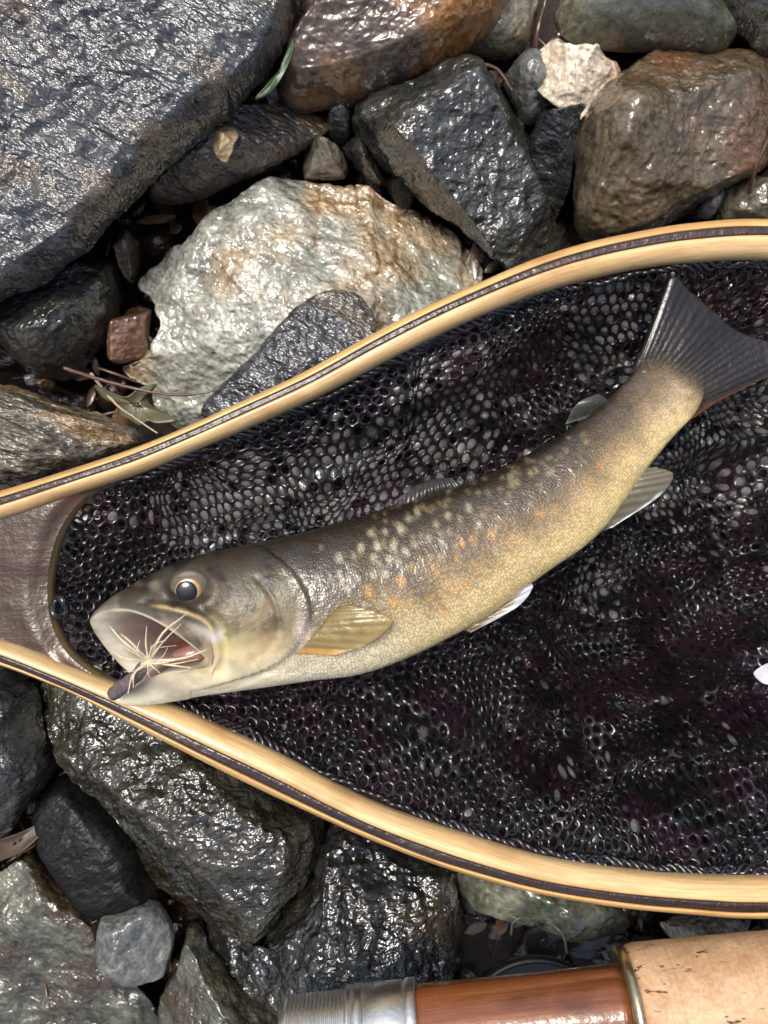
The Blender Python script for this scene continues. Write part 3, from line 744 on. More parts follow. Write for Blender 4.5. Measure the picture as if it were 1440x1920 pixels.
# lacing cord along the inside of the frame
def lacing():
    ii = np.where((tt > 5.5) & (tt < len(OUT) - 1 - 6.3))[0]
    p = FI[ii] + (FI[ii] - FO[ii]) * .05; path = cr(np.c_[p, np.full(len(p), -.0028)], 900)
    s = np.arange(900); t = s * 2.1
    parts = []
    for ph in (0, 2.1, 4.2):
        q = path.copy(); T = np.gradient(path, axis=0); T /= np.linalg.norm(T, axis=1)[:, None]; nn = np.c_[-T[:, 1], T[:, 0], 0 * T[:, 0]]
        jt = 1 + .8 * noise(path * 160, 12); q = q + nn * (.0008 * jt * np.cos(t * .35 + ph + 2.5 * noise(path * 70, 13)) + .0007 * noise(path * 110 + ph, 14))[:, None]; q[:, 2] += .0008 * np.sin(t * .35 + ph) + .0006 * noise(path * 120, 15)
        parts.append(tube(q, .0008, 6))
    v, f = join(parts)
    o = mesh_obj('lacing_cord', v, f, RUB, net); o['label'] = 'dark braided cord lacing the bag to the frame'
    k = P(112, 1138, -.001); th = np.linspace(0, 2 * np.pi, 20)
    v, f = tube(np.c_[k[0] + .0018 * np.cos(th), k[1] + .0026 * np.sin(th), k[2] + .001 * np.sin(2 * th)], .0011, 8, False)
    o = mesh_obj('knot', v, f, plain('black cord', (.01, .011, .013), .2, coat=.5), net)
lacing()
#@@FISH
# ---------------------------------------------------------------- trout
trout = empty('trout', P(700, 1100, -.012), 'speckled brook trout with open mouth lying in the landing net', 'fish')

def in_poly_px(px, py, poly):
    return inside(np.c_[px.ravel(), py.ravel()], np.array(poly, float)).reshape(px.shape)

GILL = cr([(498, 1030), (528, 1052), (556, 1082), (574, 1112), (582, 1145), (572, 1185), (552, 1218), (515, 1246), (455, 1270), (390, 1290)], 60)
PREOP = cr([(480, 1085), (500, 1105), (518, 1140), (522, 1180), (505, 1215), (470, 1240)], 40)
MAXIL = cr([(285, 1136), (315, 1140), (350, 1149), (385, 1165), (402, 1190), (410, 1225), (404, 1247)], 40)
def build_trout():
    V = np.concatenate([BODY, HEAD, INNER], 0); nu = len(V); nb, nh = NBODY, NBODY + NHEAD
    du = np.gradient(V, axis=0); dv = np.roll(V, -1, 1) - np.roll(V, 1, 1)
    N = np.cross(du, dv); N /= np.linalg.norm(N, axis=2)[..., None] + 1e-12
    cen = V.mean(1, keepdims=True); sgn = np.sign((N[:nh] * (V - cen)[:nh]).sum()); N *= sgn
    px, py = to_px(V); near = (np.cos(phi) > -.15)[None] & (np.arange(nu) < nh)[:, None]
    k = np.broadcast_to(np.sin(phi)[None], px.shape)
    # --- relief of the head
    g, gs = poly_sd(px, py, GILL)
    inn_side = gs > 0
    flap = np.where(inn_side, np.exp(-g / 30), 0) * .0005 - np.where(~inn_side, np.exp(-g / 14), 0) * .0002
    pr, prs = poly_sd(px, py, PREOP); flap = flap - .00035 * np.exp(-(pr / 5) ** 2)
    mx, ms = poly_sd(px, py, MAXIL); flap = flap + .0005 * np.exp(-(mx / 6) ** 2) - np.where(ms > 0, 0, .0006 * np.exp(-((mx - 14) / 10) ** 2))
    ex, ey = 353, 1103
    er = np.hypot((px - ex) / 50, (py - ey) / 42); flap = flap + .0004 * np.exp(-((er - 1.05) / .32) ** 2) - .0016 * np.exp(-(er / .7) ** 4)
    for j, yy in enumerate((0, 10, 20)):                                                    # branchiostegal folds
        bl, _ = poly_sd(px, py, [(520 - yy, 1258 + yy * .4), (440, 1278 + yy * .6), (360, 1296 + yy * .6)]); flap = flap - .0003 * np.exp(-(bl / 3.5) ** 2)
    nz = fbm(V * 160, 3, 70)
    V = V + N * (np.where(near, flap, 0) + .00012 * nz)[..., None]
    # --- colour, painted on the skin
    sfrac = np.clip(np.arange(nu) / (nb - 1), 0, 1)[:, None] + 0 * k
    stops = np.array([-1, -.82, -.55, -.25, .05, .35, .65, .9, 1.0])
    tail = np.array([(.78, .66, .38), (.74, .62, .38), (.62, .51, .33), (.50, .42, .31), (.40, .33, .25), (.27, .21, .14), (.15, .11, .065), (.06, .045, .027), (.035, .028, .018)])
    mid = np.array([(.78, .68, .38), (.72, .61, .35), (.60, .48, .28), (.43, .34, .20), (.24, .18, .105), (.09, .063, .034), (.042, .029, .015), (.02, .014, .008), (.014, .011, .008)])
    fore = np.array([(.82, .80, .62), (.76, .73, .58), (.52, .46, .34), (.25, .205, .135), (.115, .087, .052), (.066, .044, .022), (.036, .024, .012), (.022, .016, .010), (.014, .011, .008)])
    head = np.array([(.76, .71, .52), (.74, .66, .45), (.60, .50, .29), (.42, .33, .18), (.24, .18, .09), (.12, .085, .042), (.06, .043, .025), (.035, .026, .016), (.028, .021, .014)])
    def samp(tab): return np.stack([np.interp(k, stops, tab[:, c]) for c in range(3)], -1)
    kn = np.clip(k + .10 * fbm(V * 70, 3, 71), -1, 1)
    k = kn
    C = samp(tail) * sstep(.5, .12, sfrac)[..., None]
    w2 = sstep(.12, .5, sfrac) * sstep(.86, .62, sfrac); C = C + samp(mid) * w2[..., None]
    w3 = sstep(.62, .86, sfrac); C = C * 1.0 + samp(fore) * (w3 * 1.0)[..., None]
    tot = sstep(.5, .12, sfrac) + w2 + w3; C /= tot[..., None]
    onhead = near & (gs > 0) & (px < 600); onhead = onhead | (np.arange(nu) >= nb)[:, None]
    hw = np.where(onhead, 1.0, 0.0); hw = np.where(px > 330, hw * sstep(-2, 34, g + 10 * fbm(V * 120, 2, 90)), hw)
    hw = np.maximum(hw, sstep(nb - 60, nb - 4, np.arange(nu) * 1.0)[:, None] * np.where(k < -.35, 1, 0))
    C = C * (1 - hw[..., None]) + samp(head) * hw[..., None]
    def blob(x, y, rx, ry, col, a=1.0, ang=0.0, soft=.45):
        nonlocal C
        ca, sa = math.cos(ang), math.sin(ang); dx, dy = px - x, py - y
        r = np.hypot((dx * ca + dy * sa) / rx, (-dx * sa + dy * ca) / ry)
        m = np.where(near, sstep(1 + soft, 1 - soft, r), 0) * a
        C = C * (1 - m[..., None]) + np.array(col) * m[..., None]
    # faint parr bars
    for x, y, a in ((645, 1085, .5), (600, 1105, .6), (755, 1075, .45), (800, 1110, .5), (860, 1045, .4), (905, 1025, .4), (985, 960, .45), (1035, 925, .4), (1110, 880, .35), (1180, 800, .3)):
        blob(x, y, 26, 46, (.055, .05, .045), a, -.45, .7)
    white = [(470, 490), (570, 550), (415, 595), (515, 635), (310, 645), (205, 530), (150, 660), (25, 660), (120, 755), (195, 780), (90, 860), (240, 700), (265, 450), (330, 400), (500, 730), (790, 500), (715, 370), (775, 940), (80, 1020), (925, 700), (560, 430)]
    white = [(x / 4 + 700, y / 4 + 860) for x, y in white] + [(x / 4 + 400, y / 4 + 960) for x, y in ((650, 480), (785, 500), (885, 500), (950, 345), (1055, 335), (1110, 265), (1230, 255), (1350, 260), (1320, 360), (1395, 385), (1205, 345), (945, 465), (1075, 495), (1195, 470), (1295, 465), (1010, 575), (755, 640), (815, 650), (1270, 690), (1400, 120), (1130, 700), (1290, 150), (1180, 160))]
    rg = random.Random(3)
    for x, y in white: blob(x, y, rg.uniform(4.5, 6.2), rg.uniform(6.5, 9.5), (.42, .42, .34), rg.uniform(.4, .75), -.25, .65)
    for i in range(46):                                                                    # soft pale spots strewn between back and lateral line
        u = rg.random(); x = 600 + 440 * u; yb = np.interp(x, [600, 700, 800, 900, 1000, 1040], [990, 962, 933, 897, 848, 825]); yl = np.interp(x, [600, 700, 830, 930, 1040], [1075, 1072, 1030, 975, 893])
        blob(x, yb + 18 + (yl + 25 - yb - 18) * rg.random() ** .8, rg.uniform(3.5, 5), rg.uniform(5, 8), (.36, .34, .24), rg.uniform(.3, .6), -.3, .7)
    for i in range(60):                                                                    # paler flecks towards the back and tail
        u = rg.random(); x = 700 + 420 * u; y = 945 - 150 * u + rg.uniform(5, 60)
        blob(x, y, rg.uniform(3, 5), rg.uniform(4, 8), (.25, .22, .13), rg.uniform(.25, .5), rg.uniform(-1, .2), .6)
    orange = [(290, 810), (460, 830), (630, 750), (775, 790), (755, 610), (215, 920), (290, 1100), (575, 965), (435, 1055), (690, 940), (1035, 600), (890, 570), (1240, 415), (1360, 380), (510, 1010), (660, 630), (150, 1080)]
    orange = [(x / 4 + 700, y / 4 + 860) for x, y in orange] + [(752, 1088), (691, 1111), (1125, 874), (1104, 906), (740, 1130), (835, 1145)]
    for x, y in orange: blob(x, y, rg.uniform(5.5, 8), rg.uniform(7, 11), (.62, .34, .10), rg.uniform(.35, .6), -.3, .7)
    # lateral line
    ll, _ = poly_sd(px, py, [(560, 1072), (650, 1076), (730, 1068), (830, 1030), (930, 975), (1030, 900), (1130, 815), (1220, 730)])
    m = np.where(near, np.exp(-(ll / 1.8) ** 2), 0) * .55; C = C * (1 - m[..., None]) + np.array((.03, .025, .018)) * m[..., None]
    # head markings, with some highlight and shading of the jaws painted in
    m = np.where(near, np.exp(-(g / 8) ** 2), 0) * .42 * np.where(inn_side, .5, 1) * (.4 + .6 * sstep(.85, .3, k)); C = C * (1 - m[..., None]) + np.array((.05, .04, .028)) * m[..., None]
    for x, y, rx, ry, col, a in ((540, 1120, 26, 46, (.13, .125, .06), .7), (500, 1175, 16, 40, (.30, .17, .08), .6), (470, 1120, 22, 40, (.22, .18, .10), .6), (440, 1095, 26, 30, (.085, .075, .045), .6), (428, 1200, 22, 30, (.55, .50, .22), .55),
                                 (385, 1180, 26, 12, (.60, .57, .50), .75), (402, 1192, 14, 12, (.62, .56, .58), .8), (372, 1164, 34, 9, (.05, .04, .035), .8), (345, 1155, 20, 6, (.05, .04, .035), .6), (258, 1094, 7, 7, (.28, .22, .15), .8), (291, 1098, 10, 9, (.26, .24, .17), .7),  # first two pale blobs paint a highlight on the upper jaw
                                 (256, 1107, 9, 6, (.05, .03, .02), .8), (300, 1072, 30, 14, (.06, .055, .038), .6), (355, 1062, 40, 10, (.045, .042, .03), .6), (568, 1190, 14, 42, (.50, .42, .38), .75), (580, 1140, 12, 34, (.07, .062, .05), .7), (395, 1050, 40, 10, (.05, .036, .022), .5),
                                 (235, 1120, 46, 16, (.17, .13, .075), .6), (330, 1195, 40, 14, (.36, .29, .16), .6), (388, 1228, 16, 18, (.48, .33, .19), .65), (310, 1285, 50, 16, (.23, .185, .15), .7), (262, 1290, 30, 16, (.17, .14, .125), .75), (350, 1268, 36, 8, (.52, .46, .33), .7), (450, 1255, 50, 8, (.45, .38, .30), .5)):  # grey-mauve blobs paint the shading on the side of the lower jaw
        blob(x, y, rx, ry, col, a, .35 if rx > 2 * ry else 0, .8)
    ml, _ = poly_sd(px, py, MAXIL[:28]); m = np.where(near, np.exp(-(ml / 4.0) ** 2), 0) * .9; C = C * (1 - m[..., None]) + np.array((.60, .45, .20)) * m[..., None]
    # pale lips, then the dark inside of the mouth
    li = np.arange(nu)[:, None] - (nh - 1); pale = np.array((.50, .46, .34)) * (1 - .45 * sstep(-.1, .5, fbm(V * 260, 3, 93)))[..., None]
    wl = np.exp(-np.clip(-li, 0, None) / 9.0) * (li <= 0) * (np.sin(phi)[None] > -.35); wl = wl * (k * 0 + 1)
    C = C * (1 - .9 * wl[..., None]) + pale * .9 * wl[..., None]
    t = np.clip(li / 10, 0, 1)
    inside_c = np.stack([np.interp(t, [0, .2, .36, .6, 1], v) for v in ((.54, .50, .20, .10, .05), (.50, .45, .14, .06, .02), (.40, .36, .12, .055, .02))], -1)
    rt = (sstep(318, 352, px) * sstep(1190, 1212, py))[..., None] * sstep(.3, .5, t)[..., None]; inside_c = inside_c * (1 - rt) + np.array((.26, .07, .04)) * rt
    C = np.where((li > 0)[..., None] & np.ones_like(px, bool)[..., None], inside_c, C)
    # dark freckling and mottling of the head
    mot = sstep(.02, .35, fbm(V * 210, 3, 81)) * np.where(onhead & (li <= -4), 1, 0) * sstep(-.75, .1, k)
    C = C * (1 - .62 * mot[..., None])
    mo2 = sstep(.05, .4, fbm(V * 90, 2, 83)) * np.where(onhead & (li <= -6), 1, 0) * sstep(-.7, .2, k); C = C * (1 - .45 * mo2[..., None]) 
    # the flesh darkens where it runs out into the tail rays
    te = sstep(118, 34, np.arange(nu)[:, None] + 34 * fbm(V * 260, 3, 91))[..., None]; C = C * (1 - te * .85) + np.array((.10, .08, .057)) * te * .85
    C = C * (1 + (1 - hw)[..., None] * sstep(.92, .6, sfrac)[..., None] * np.array((.05, -.02, -.15)))
    C = C * (1 - .28 * hw * sstep(-.45, .15, k) * (li <= -5))[..., None]
    # small scale irregularity
    C = C * (1 + .22 * fbm(V * 420, 3, 77))[..., None]
    al = np.concatenate([[0], np.cumsum(np.linalg.norm(np.diff(V[:, 0], axis=0), axis=1))])
    girth = np.linalg.norm(V[:, NPHI // 4] - V[:, 3 * NPHI // 4], axis=1)
    uv = np.stack([np.broadcast_to(al[:, None], px.shape), np.broadcast_to(((phi + math.pi / 2) % (2 * math.pi))[None], px.shape) * .0155], -1)
    scales = np.where((np.arange(nu) < nb)[:, None], 1 - hw, 0) * sstep(1.05, .9, sfrac * .9)
    verts = V.reshape(-1, 3); F = grid_faces(nu, NPHI, True, flip=sgn < 0)
    c0 = len(verts); verts = np.vstack([verts, V[0].mean(0), V[-1].mean(0)])
    F += [[c0, (j + 1) % NPHI, j] for j in range(NPHI)] + [[c0 + 1, (nu - 1) * NPHI + j, (nu - 1) * NPHI + (j + 1) % NPHI] for j in range(NPHI)]
    col = np.vstack([C.reshape(-1, 3), C[0, 0], C[-1, 0]]); uvs = np.vstack([uv.reshape(-1, 2), [0, 0], [0, 0]])
    m = NT('trout skin'); at = m.n('Attribute'); at.attribute_name = 'Col'
    sc = m.n('Attribute'); sc.attribute_name = 'scales'
    mp = m.n('Mapping'); tc = m.n('TexCoord'); mp.inputs['Scale'].default_value = (1350, 1600, 1); m.l(tc.outputs['UV'], mp.inputs[0])
    vo = m.voro(mp.outputs[0], 1.0, 'F1', .55)
    scl = m.ramp(vo, .1, .62, (1.7, 1.6, 1.38), (.40, .38, .34))
    colr = m.mix(m.math('MULTIPLY', sc.outputs['Fac'], .6), at.outputs['Color'], m.mix(1.0, at.outputs['Color'], scl, 'MULTIPLY'))
    v = m.vec('Object'); nn = m.noise(v, 320, 3, .65)
    nb_ = m.bump(m.math('MULTIPLY', m.math('SUBTRACT', 1.0, vo), sc.outputs['Fac']), .45, .0004)
    nb_ = m.bump(nn, .30, .0010, nb_)
    m.set(Base_Color=colr, Roughness=m.ramp(nn, .3, .7, (.34,) * 3, (.52,) * 3), Normal=nb_, Specular_IOR_Level=.35, Coat_Weight=m.math('ADD', .10, m.math('MULTIPLY', sc.outputs['Fac'], m.ramp(m.noise(v, 70, 3, .6), .40, .60, (.12,) * 3, (.95,) * 3))), Coat_Roughness=.13, Coat_Normal=m.bump(m.math('SUBTRACT', 1.0, vo), .12, .0003, m.bump(nn, .35, .0012)), Subsurface_Weight=.06, Subsurface_Radius=(.4, .25, .15), Subsurface_Scale=.003)
    o = mesh_obj('body', verts, F, m.m, trout, uv=uvs, col=col)
    a = o.data.attributes.new('scales', 'FLOAT', 'POINT'); a.data.foreach_set('value', np.r_[scales.ravel(), 0, 0].astype(np.float32))
    return V, px, py, near
TV, TPX, TPY, TNEAR = build_trout()
def skin_z(x, y):
    d = np.hypot(TPX - x, TPY - y) + np.where(TNEAR, 0, 1e6); i = np.unravel_index(d.argmin(), d.shape); return TV[i][2]

# tongue
def tongue():
    c = P(318, 1236, .0125); t = P(392, 1216, .0105); q = cr([c, (c + t) / 2 + np.array([0, 0, .0008]), t], 14)
    v, f = tube(q, np.interp(np.arange(14), [0, 2, 8, 13], [.0006, .0018, .0027, .003]), 16)
    mesh_obj('tongue', v, f, plain('wet tongue', (.30, .15, .11), .3, .4, 700, .35, coat=.4), trout)
tongue()
# eye
def dome(name, c, rx, ry, h, mat, parent, tilt=(0, 0), n=36, r0=0.0):
    rr = np.linspace(0, 1, 10)[1:]; V = [[0, 0, h]]
    for r in rr:
        for k in range(n):
            th = 2 * math.pi * k / n; V.append([rx * r * math.cos(th), ry * r * math.sin(th), h * math.sqrt(max(0, 1 - r * r)) - (.0006 if r > .99 else 0)])
    V = np.array(V); V[:, 2] += V[:, 0] * tilt[0] + V[:, 1] * tilt[1]
    F = [[0, 1 + k, 1 + (k + 1) % n] for k in range(n)]
    for i in range(len(rr) - 1):
        for k in range(n): F.append([1 + i * n + k, 1 + (i + 1) * n + k, 1 + (i + 1) * n + (k + 1) % n, 1 + i * n + (k + 1) % n])
    return mesh_obj(name, V + c, F, mat, parent)
ez = skin_z(353, 1103)
eye = dome('eye', P(356, 1101, ez + .0001), .0056, .0048, .0007, plain('brown eye rim', (.055, .04, .022), .55, var=.5, bscale=500, coat=.1), trout, (-.06, .05))
iris = dome('iris', P(353, 1107, ez + .0006), .0036, .0035, .0005, plain('gold iris', (.30, .18, .07), .25, var=.3, bscale=900, coat=.8), eye, (-.06, .05))
pup = dome('pupil', P(350, 1109, ez + .0009), .0029, .0029, .0007, plain('black pupil', (.003, .004, .007), .08, coat=.3, var=0), eye, (-.06, .05))

def fin(name, root, tip, mat_cols, n=40, m=26, alpha=.9, rays=26, edge=None, label=None, ripple=.0004, thick=.00035, cm=.15, blend=None, fade=None):
    """root and tip: matched px,py,z polylines; surface between them with raised rays"""
    A = PA(crk(np.array(root, float), np.linspace(0, len(root) - 1, n))); B = PA(crk(np.array(tip, float), np.linspace(0, len(tip) - 1, n)))
    u = np.linspace(0, 1, n); v = np.linspace(0, 1, m)
    V = A[None] * (1 - v)[:, None, None] + B[None] * v[:, None, None]
    V[..., 2] += ripple * np.sin(u * rays * 2 * np.pi)[None] * np.sin(v * 2.2 + .4)[:, None] + .0010 * np.sin(v * np.pi)[:, None] * np.sin(u * 4)[None]
    c1, c2, c3 = [np.array(c) for c in mat_cols]      # base, outer, leading edge (u = 1 side)
    vb = v ** .6 if blend is None else sstep(0, blend, v)
    C = c1 * (1 - vb)[:, None, None] + c2 * vb[:, None, None] + 0 * V
    e = sstep(.86, .97, u)[None, :, None] if edge is None else edge(u, v)[..., None]
    C = C * (1 - e) + c3 * e
    C = C * (1 + cm * np.sin(u * rays * 2 * np.pi))[None, :, None] * (1 + .25 * fbm(V * 500, 2, 5))[..., None]
    mt = NT(name + ' membrane'); at = mt.n('Attribute'); at.attribute_name = 'Col'
    mt.set(Base_Color=at.outputs['Color'], Roughness=.25, Coat_Weight=.25, Coat_Roughness=.15, Alpha=alpha, Normal=mt.bump(mt.noise(mt.vec('Object'), 500, 2), .35, .0008))
    o = mesh_obj(name, V.reshape(-1, 3), grid_faces(m, n), mt.m, trout, col=C.reshape(-1, 3))
    md = o.modifiers.new('thickness', 'SOLIDIFY'); md.thickness = thick; md.offset = 0
    if fade:
        av = (sstep(.02, fade, v)[:, None] * (1 + .25 * np.sin(u * rays * 2 * np.pi)[None] * (1 - v)[:, None])).clip(0, 1) * alpha
        a = o.data.attributes.new('cover', 'FLOAT', 'POINT'); a.data.foreach_set('value', av.ravel().astype(np.float32))
        an = mt.n('Attribute'); an.attribute_name = 'cover'; mt.l(an.outputs['Fac'], mt.b.inputs['Alpha'])
    if label: o['label'] = label
    return o
zt = -.0035
fin('tail_fin', [(1178, 714, -.0006), (1192, 704, -.0006), (1216, 700, -.0006), (1242, 706, -.0006), (1264, 720, -.0006), (1278, 742, -.0006), (1286, 766, -.0006), (1288, 792, -.0016)],
    [(1224, 606, zt), (1258, 521, .001), (1296, 548, .000), (1345, 590, -.001), (1385, 622, -.002), (1440, 640, -.002), (1500, 668, -.002), (1345, 752, -.003)],
    ((.075, .060, .045), (.015, .013, .013), (.20, .09, .045)), blend=.45, fade=.5, n=150, m=44, alpha=.88, rays=24, label='dark translucent forked tail fin with reddish lower edge', ripple=.00004, cm=.16)
pz = lambda x, y, d: (x, y, skin_z(x, y) + d)
fin('pectoral_fin', [pz(640, 1136, .0002), pz(622, 1150, .0002), pz(602, 1174, .0002), pz(580, 1200, .0002), pz(558, 1226, .0004)],
    [pz(652, 1136, .0020), pz(700, 1146, .0036), pz(738, 1166, .0052), pz(692, 1207, .0048), (628, 1229, skin_z(628, 1220) + .0026)],
    ((.17, .12, .04), (.26, .19, .07), (.52, .27, .05)), rays=9, alpha=.96, label='olive yellow pectoral fin with orange leading edge', ripple=.00008)
bz = lambda x, y, z: (x, y, z)
fin('pelvic_fin', [bz(955, 1120, -.003), bz(930, 1140, -.003), bz(905, 1158, -.003), bz(870, 1182, -.002)],
    [bz(992, 1090, -.001), bz(998, 1103, -.002), bz(968, 1139, -.002), bz(882, 1186, -.001)], ((.22, .15, .08), (.30, .24, .16), (.55, .57, .58)), rays=5, edge=lambda u, v: np.maximum(sstep(.55, .7, v)[:, None] * sstep(.95, .8, u)[None], 0), ripple=.0001,
    label='pelvic fin with orange base and white edge')
fin('anal_fin', [bz(1208, 878, -.003), bz(1188, 906, -.003), bz(1160, 945, -.003), bz(1112, 1004, -.003)],
    [bz(1228, 876, -.004), bz(1262, 890, -.005), bz(1236, 930, -.005), bz(1150, 988, -.004)], ((.10, .085, .058), (.17, .15, .105), (.58, .61, .60)), rays=8, edge=lambda u, v: sstep(.55, .68, u)[None] * sstep(.80, .9, v)[:, None],
    alpha=.85, ripple=.00012, cm=.25, label='anal fin with white leading edge')
fin('adipose_fin', [bz(1142, 752, -.002), bz(1125, 765, -.002), bz(1108, 780, -.002)], [bz(1122, 738, -.0005), bz(1082, 757, .000), bz(1060, 796, -.001)], ((.03, .03, .022), (.055, .057, .048), (.16, .17, .14)), rays=1, alpha=.7, ripple=.0001)
fin('dorsal_fin', [bz(862, 910, -.001), bz(800, 934, -.001), bz(720, 958, .000)], [bz(848, 896, -.002), bz(800, 903, -.002), bz(722, 950, -.001)], ((.020, .016, .012), (.035, .03, .026), (.02, .016, .012)), rays=10, alpha=.9)

# ---------------------------------------------------------------- fly in the trout's jaw
fz = .0225
fly = empty('fishing_fly', P(279, 1240, fz), 'pale spidery fishing fly with dull mauve body hooked in the trout mouth', 'fishing fly')
FIB = plain('pale hackle', (.62, .52, .36), .45, var=.25); FBD = plain('dull mauve dubbing', (.12, .095, .095), .6, .8, 900, .4, bdist=.0006)
pth = cr([(*P(279, 1240, fz)[:2], fz), (*P(256, 1266, fz - .001)[:2], fz - .001), (*P(228, 1290, fz - .004)[:2], fz - .004), (*P(207, 1306, fz - .008)[:2], fz - .008)], 30)
v, f = tube(pth, np.interp(np.arange(30), [0, 4, 16, 26, 29], [.0010, .0015, .0019, .0017, .0008]), 14)
v = v + .00035 * np.stack([noise(v * 900, 3), noise(v * 900, 4), noise(v * 900, 5)], -1); mesh_obj('fly_body', v, f, FBD, fly)
rgf = random.Random(8)
def hack(x, y, dz, r):
    a, b = P(279, 1240, fz + .0006), P(x, y, fz + dz); mid = (a + b) / 2 + np.array([rgf.uniform(-.0014, .0014), rgf.uniform(-.001, .0014), .0012])
    q = cr([a, mid, b], 12); v, f = tube(q, np.linspace(r * 1.5, r * .4, 12), 5); mesh_obj('hackle', v, f, FIB, fly)
for x, y, dz, r in ((347, 1153, .004, .00034), (204, 1172, .003, .00036), (208, 1218, .002, .0003), (388, 1218, .003, .00036), (358, 1252, .002, .00034), (275, 1174, .000, .00022), (240, 1300, .001, .0003), (330, 1238, .003, .0003), (262, 1200, .004, .00022),
                    (226, 1188, .002, .0003), (372, 1236, .001, .00024), (310, 1200, .005, .0002), (250, 1290, .002, .00026), (300, 1262, .002, .00022), (218, 1205, .004, .0002), (340, 1170, .002, .0002)):
    hack(x, y, dz, r)
for i in range(8):
    an = rgf.uniform(0, 6.28); L = rgf.uniform(35, 85); hack(279 + L * math.cos(an), 1240 + L * .8 * math.sin(an), rgf.uniform(0, .004), .00012)
a = P(279, 1240, fz); th = np.linspace(0, 2 * np.pi, 16)
v, f = tube(np.array([a + np.array([.0004, .0004, 0]), a, a + np.array([-.0011, -.0012, -.0003])]), [.0011, .0016, .0013], 10); mesh_obj('fly_head', v, f, FIB, fly)

# ---------------------------------------------------------------- fishing rod butt
RZ = .010; ax0 = P(540, 1957, RZ); ax1 = P(1440, 1866, RZ + .004); adir = (ax1 - ax0) / np.linalg.norm(ax1 - ax0)
rod = empty('fishing_rod', ax0, 'fishing rod butt with cork grip, mahogany reel seat and nickel fittings', 'fishing rod')
aside = np.cross(adir, [0, 0, 1.0]); aside /= np.linalg.norm(aside); aup = np.cross(aside, adir)
def lathe(name, prof, mat, n=56, label=None, parent=None, wob=0.0, seed=0):
    """prof: list of (photo x along the rod, radius in photo px)"""
    V, UV = [], []
    for x, r in prof:
        t = (x - 540) / 900; c = ax0 + (ax1 - ax0) * t; R = r * .87 * PX * (CAMH - c[2]) / CAMH
        for k in range(n):
            th = 2 * math.pi * k / n; d = aside * math.cos(th) + aup * math.sin(th)
            V.append(c + R * d); UV.append((t * .125, th * R))
    V = np.array(V)
    if wob:
        dd = V - (ax0 + ((V - ax0) @ adir)[:, None] * adir); dd /= np.linalg.norm(dd, axis=1)[:, None] + 1e-9
        V = V + dd * (wob * fbm(V * 220, 3, seed))[:, None]
    F = grid_faces(len(prof), n, True, flip=True); F.append(list(range(n))); F.append([len(V) - n + k for k in range(n)][::-1])
    o = mesh_obj(name, V, F, mat, parent or rod, uv=np.array(UV))
    if label: o['label'] = label
    return o
NICK = NT('brushed nickel'); vv = NICK.vec('Object'); NICK.set(Base_Color=NICK.mix(NICK.ramp(NICK.noise(vv, 250, 3), .35, .65), (.82, .79, .72), (.97, .95, .90)), Metallic=1.0, Roughness=.33, Normal=NICK.bump(NICK.noise(vv, 900, 2), .3, .0003)); NICK = NICK.m
prof = [(534, 80), (537, 90)]
for i in range(14):
    x = 548 + i * 7.6; prof += [(x, 93), (x + 3.4, 93), (x + 4.4, 88), (x + 6.6, 88)]
lathe('threaded_barrel', prof + [(656, 92)], NICK)
kn = []
for x, r in ((657, 96), (661, 101), (666, 101), (670, 97)): kn.append((x, r))
lathe('knurled_ring', kn, NICK)
lathe('lock_nut', [(671, 98), (674, 102), (688, 102), (690, 99)], NICK)
lathe('hood', [(691, 98), (694, 101), (764, 101), (768, 98)], NICK)
lathe('end_ring', [(769, 99), (772, 103), (788, 103), (791, 98)], NICK)
MAH = wood_mat('varnished mahogany', (.11, .034, .012), (.27, .088, .028), (.07, .022, .009), .6, .24, .9, .3)
lathe('reel_seat', [(790, 92)] + [(790 + i * 16, 90 - 1.5 * math.sin(i / 24 * math.pi)) for i in range(1, 24)] + [(1174, 92)], MAH, label='red brown varnished wooden reel seat')
lathe('winding_check', [(1174, 104), (1176, 124), (1190, 125), (1193, 118)], plain('brass ring', (.55, .47, .30), .3, .2, metal=1.0))
def cork():
    m = NT('cork'); v = m.vec('Object'); a = m.noise(v, 110, 4, .65); b = m.noise(m.vec('Object', (1, .25, .25)), 210, 2, .5); p = m.noise(m.vec('Object', (.45, 1.5, 1.5), (0, 0, .1)), 190, 3, .75)
    pits = m.math('MULTIPLY', m.ramp(p, .33, .36, (1, 1, 1), (0, 0, 0)), m.ramp(m.noise(v, 75, 2), .40, .5))
    uvx = m.n('SeparateXYZ'); tcc = m.n('TexCoord'); m.l(tcc.outputs['UV'], uvx.inputs[0]); jn = m.math('ABSOLUTE', m.math('SUBTRACT', m.math('FRACT', m.math('MULTIPLY', uvx.outputs[0], 105.0)), .5)); joint = m.ramp(jn, .0, .03, (1, 1, 1), (0, 0, 0))
    col = m.mix(m.ramp(a, .3, .7), (.46, .26, .13), (.64, .42, .245)); gr = m.noise(m.vec('Object', (1, 1, 1)), 900, 3, .7); col = m.mix(.8, col, m.ramp(gr, .3, .7, (.72,) * 3, (1.2,) * 3), 'MULTIPLY'); col = m.mix(m.math('MULTIPLY', joint, .35), col, (.28, .14, .06)); col = m.mix(m.ramp(b, .60, .72), col, (.42, .23, .11)); col = m.mix(pits, col, (.09, .04, .02))
    m.set(Base_Color=col, Roughness=.55, Normal=m.bump(m.mix(pits, a, (0, 0, 0)), .5, .0012)); return m.m
lathe('cork_grip', [(1190, 100), (1191, 112), (1194, 119), (1200, 124), (1212, 127)] + [(1212 + i * 14, 127 - .16 * i * (1 if i < 30 else 1)) for i in range(1, 60)], cork(), wob=.0002, seed=4, label='light brown cork grip with dark pits')
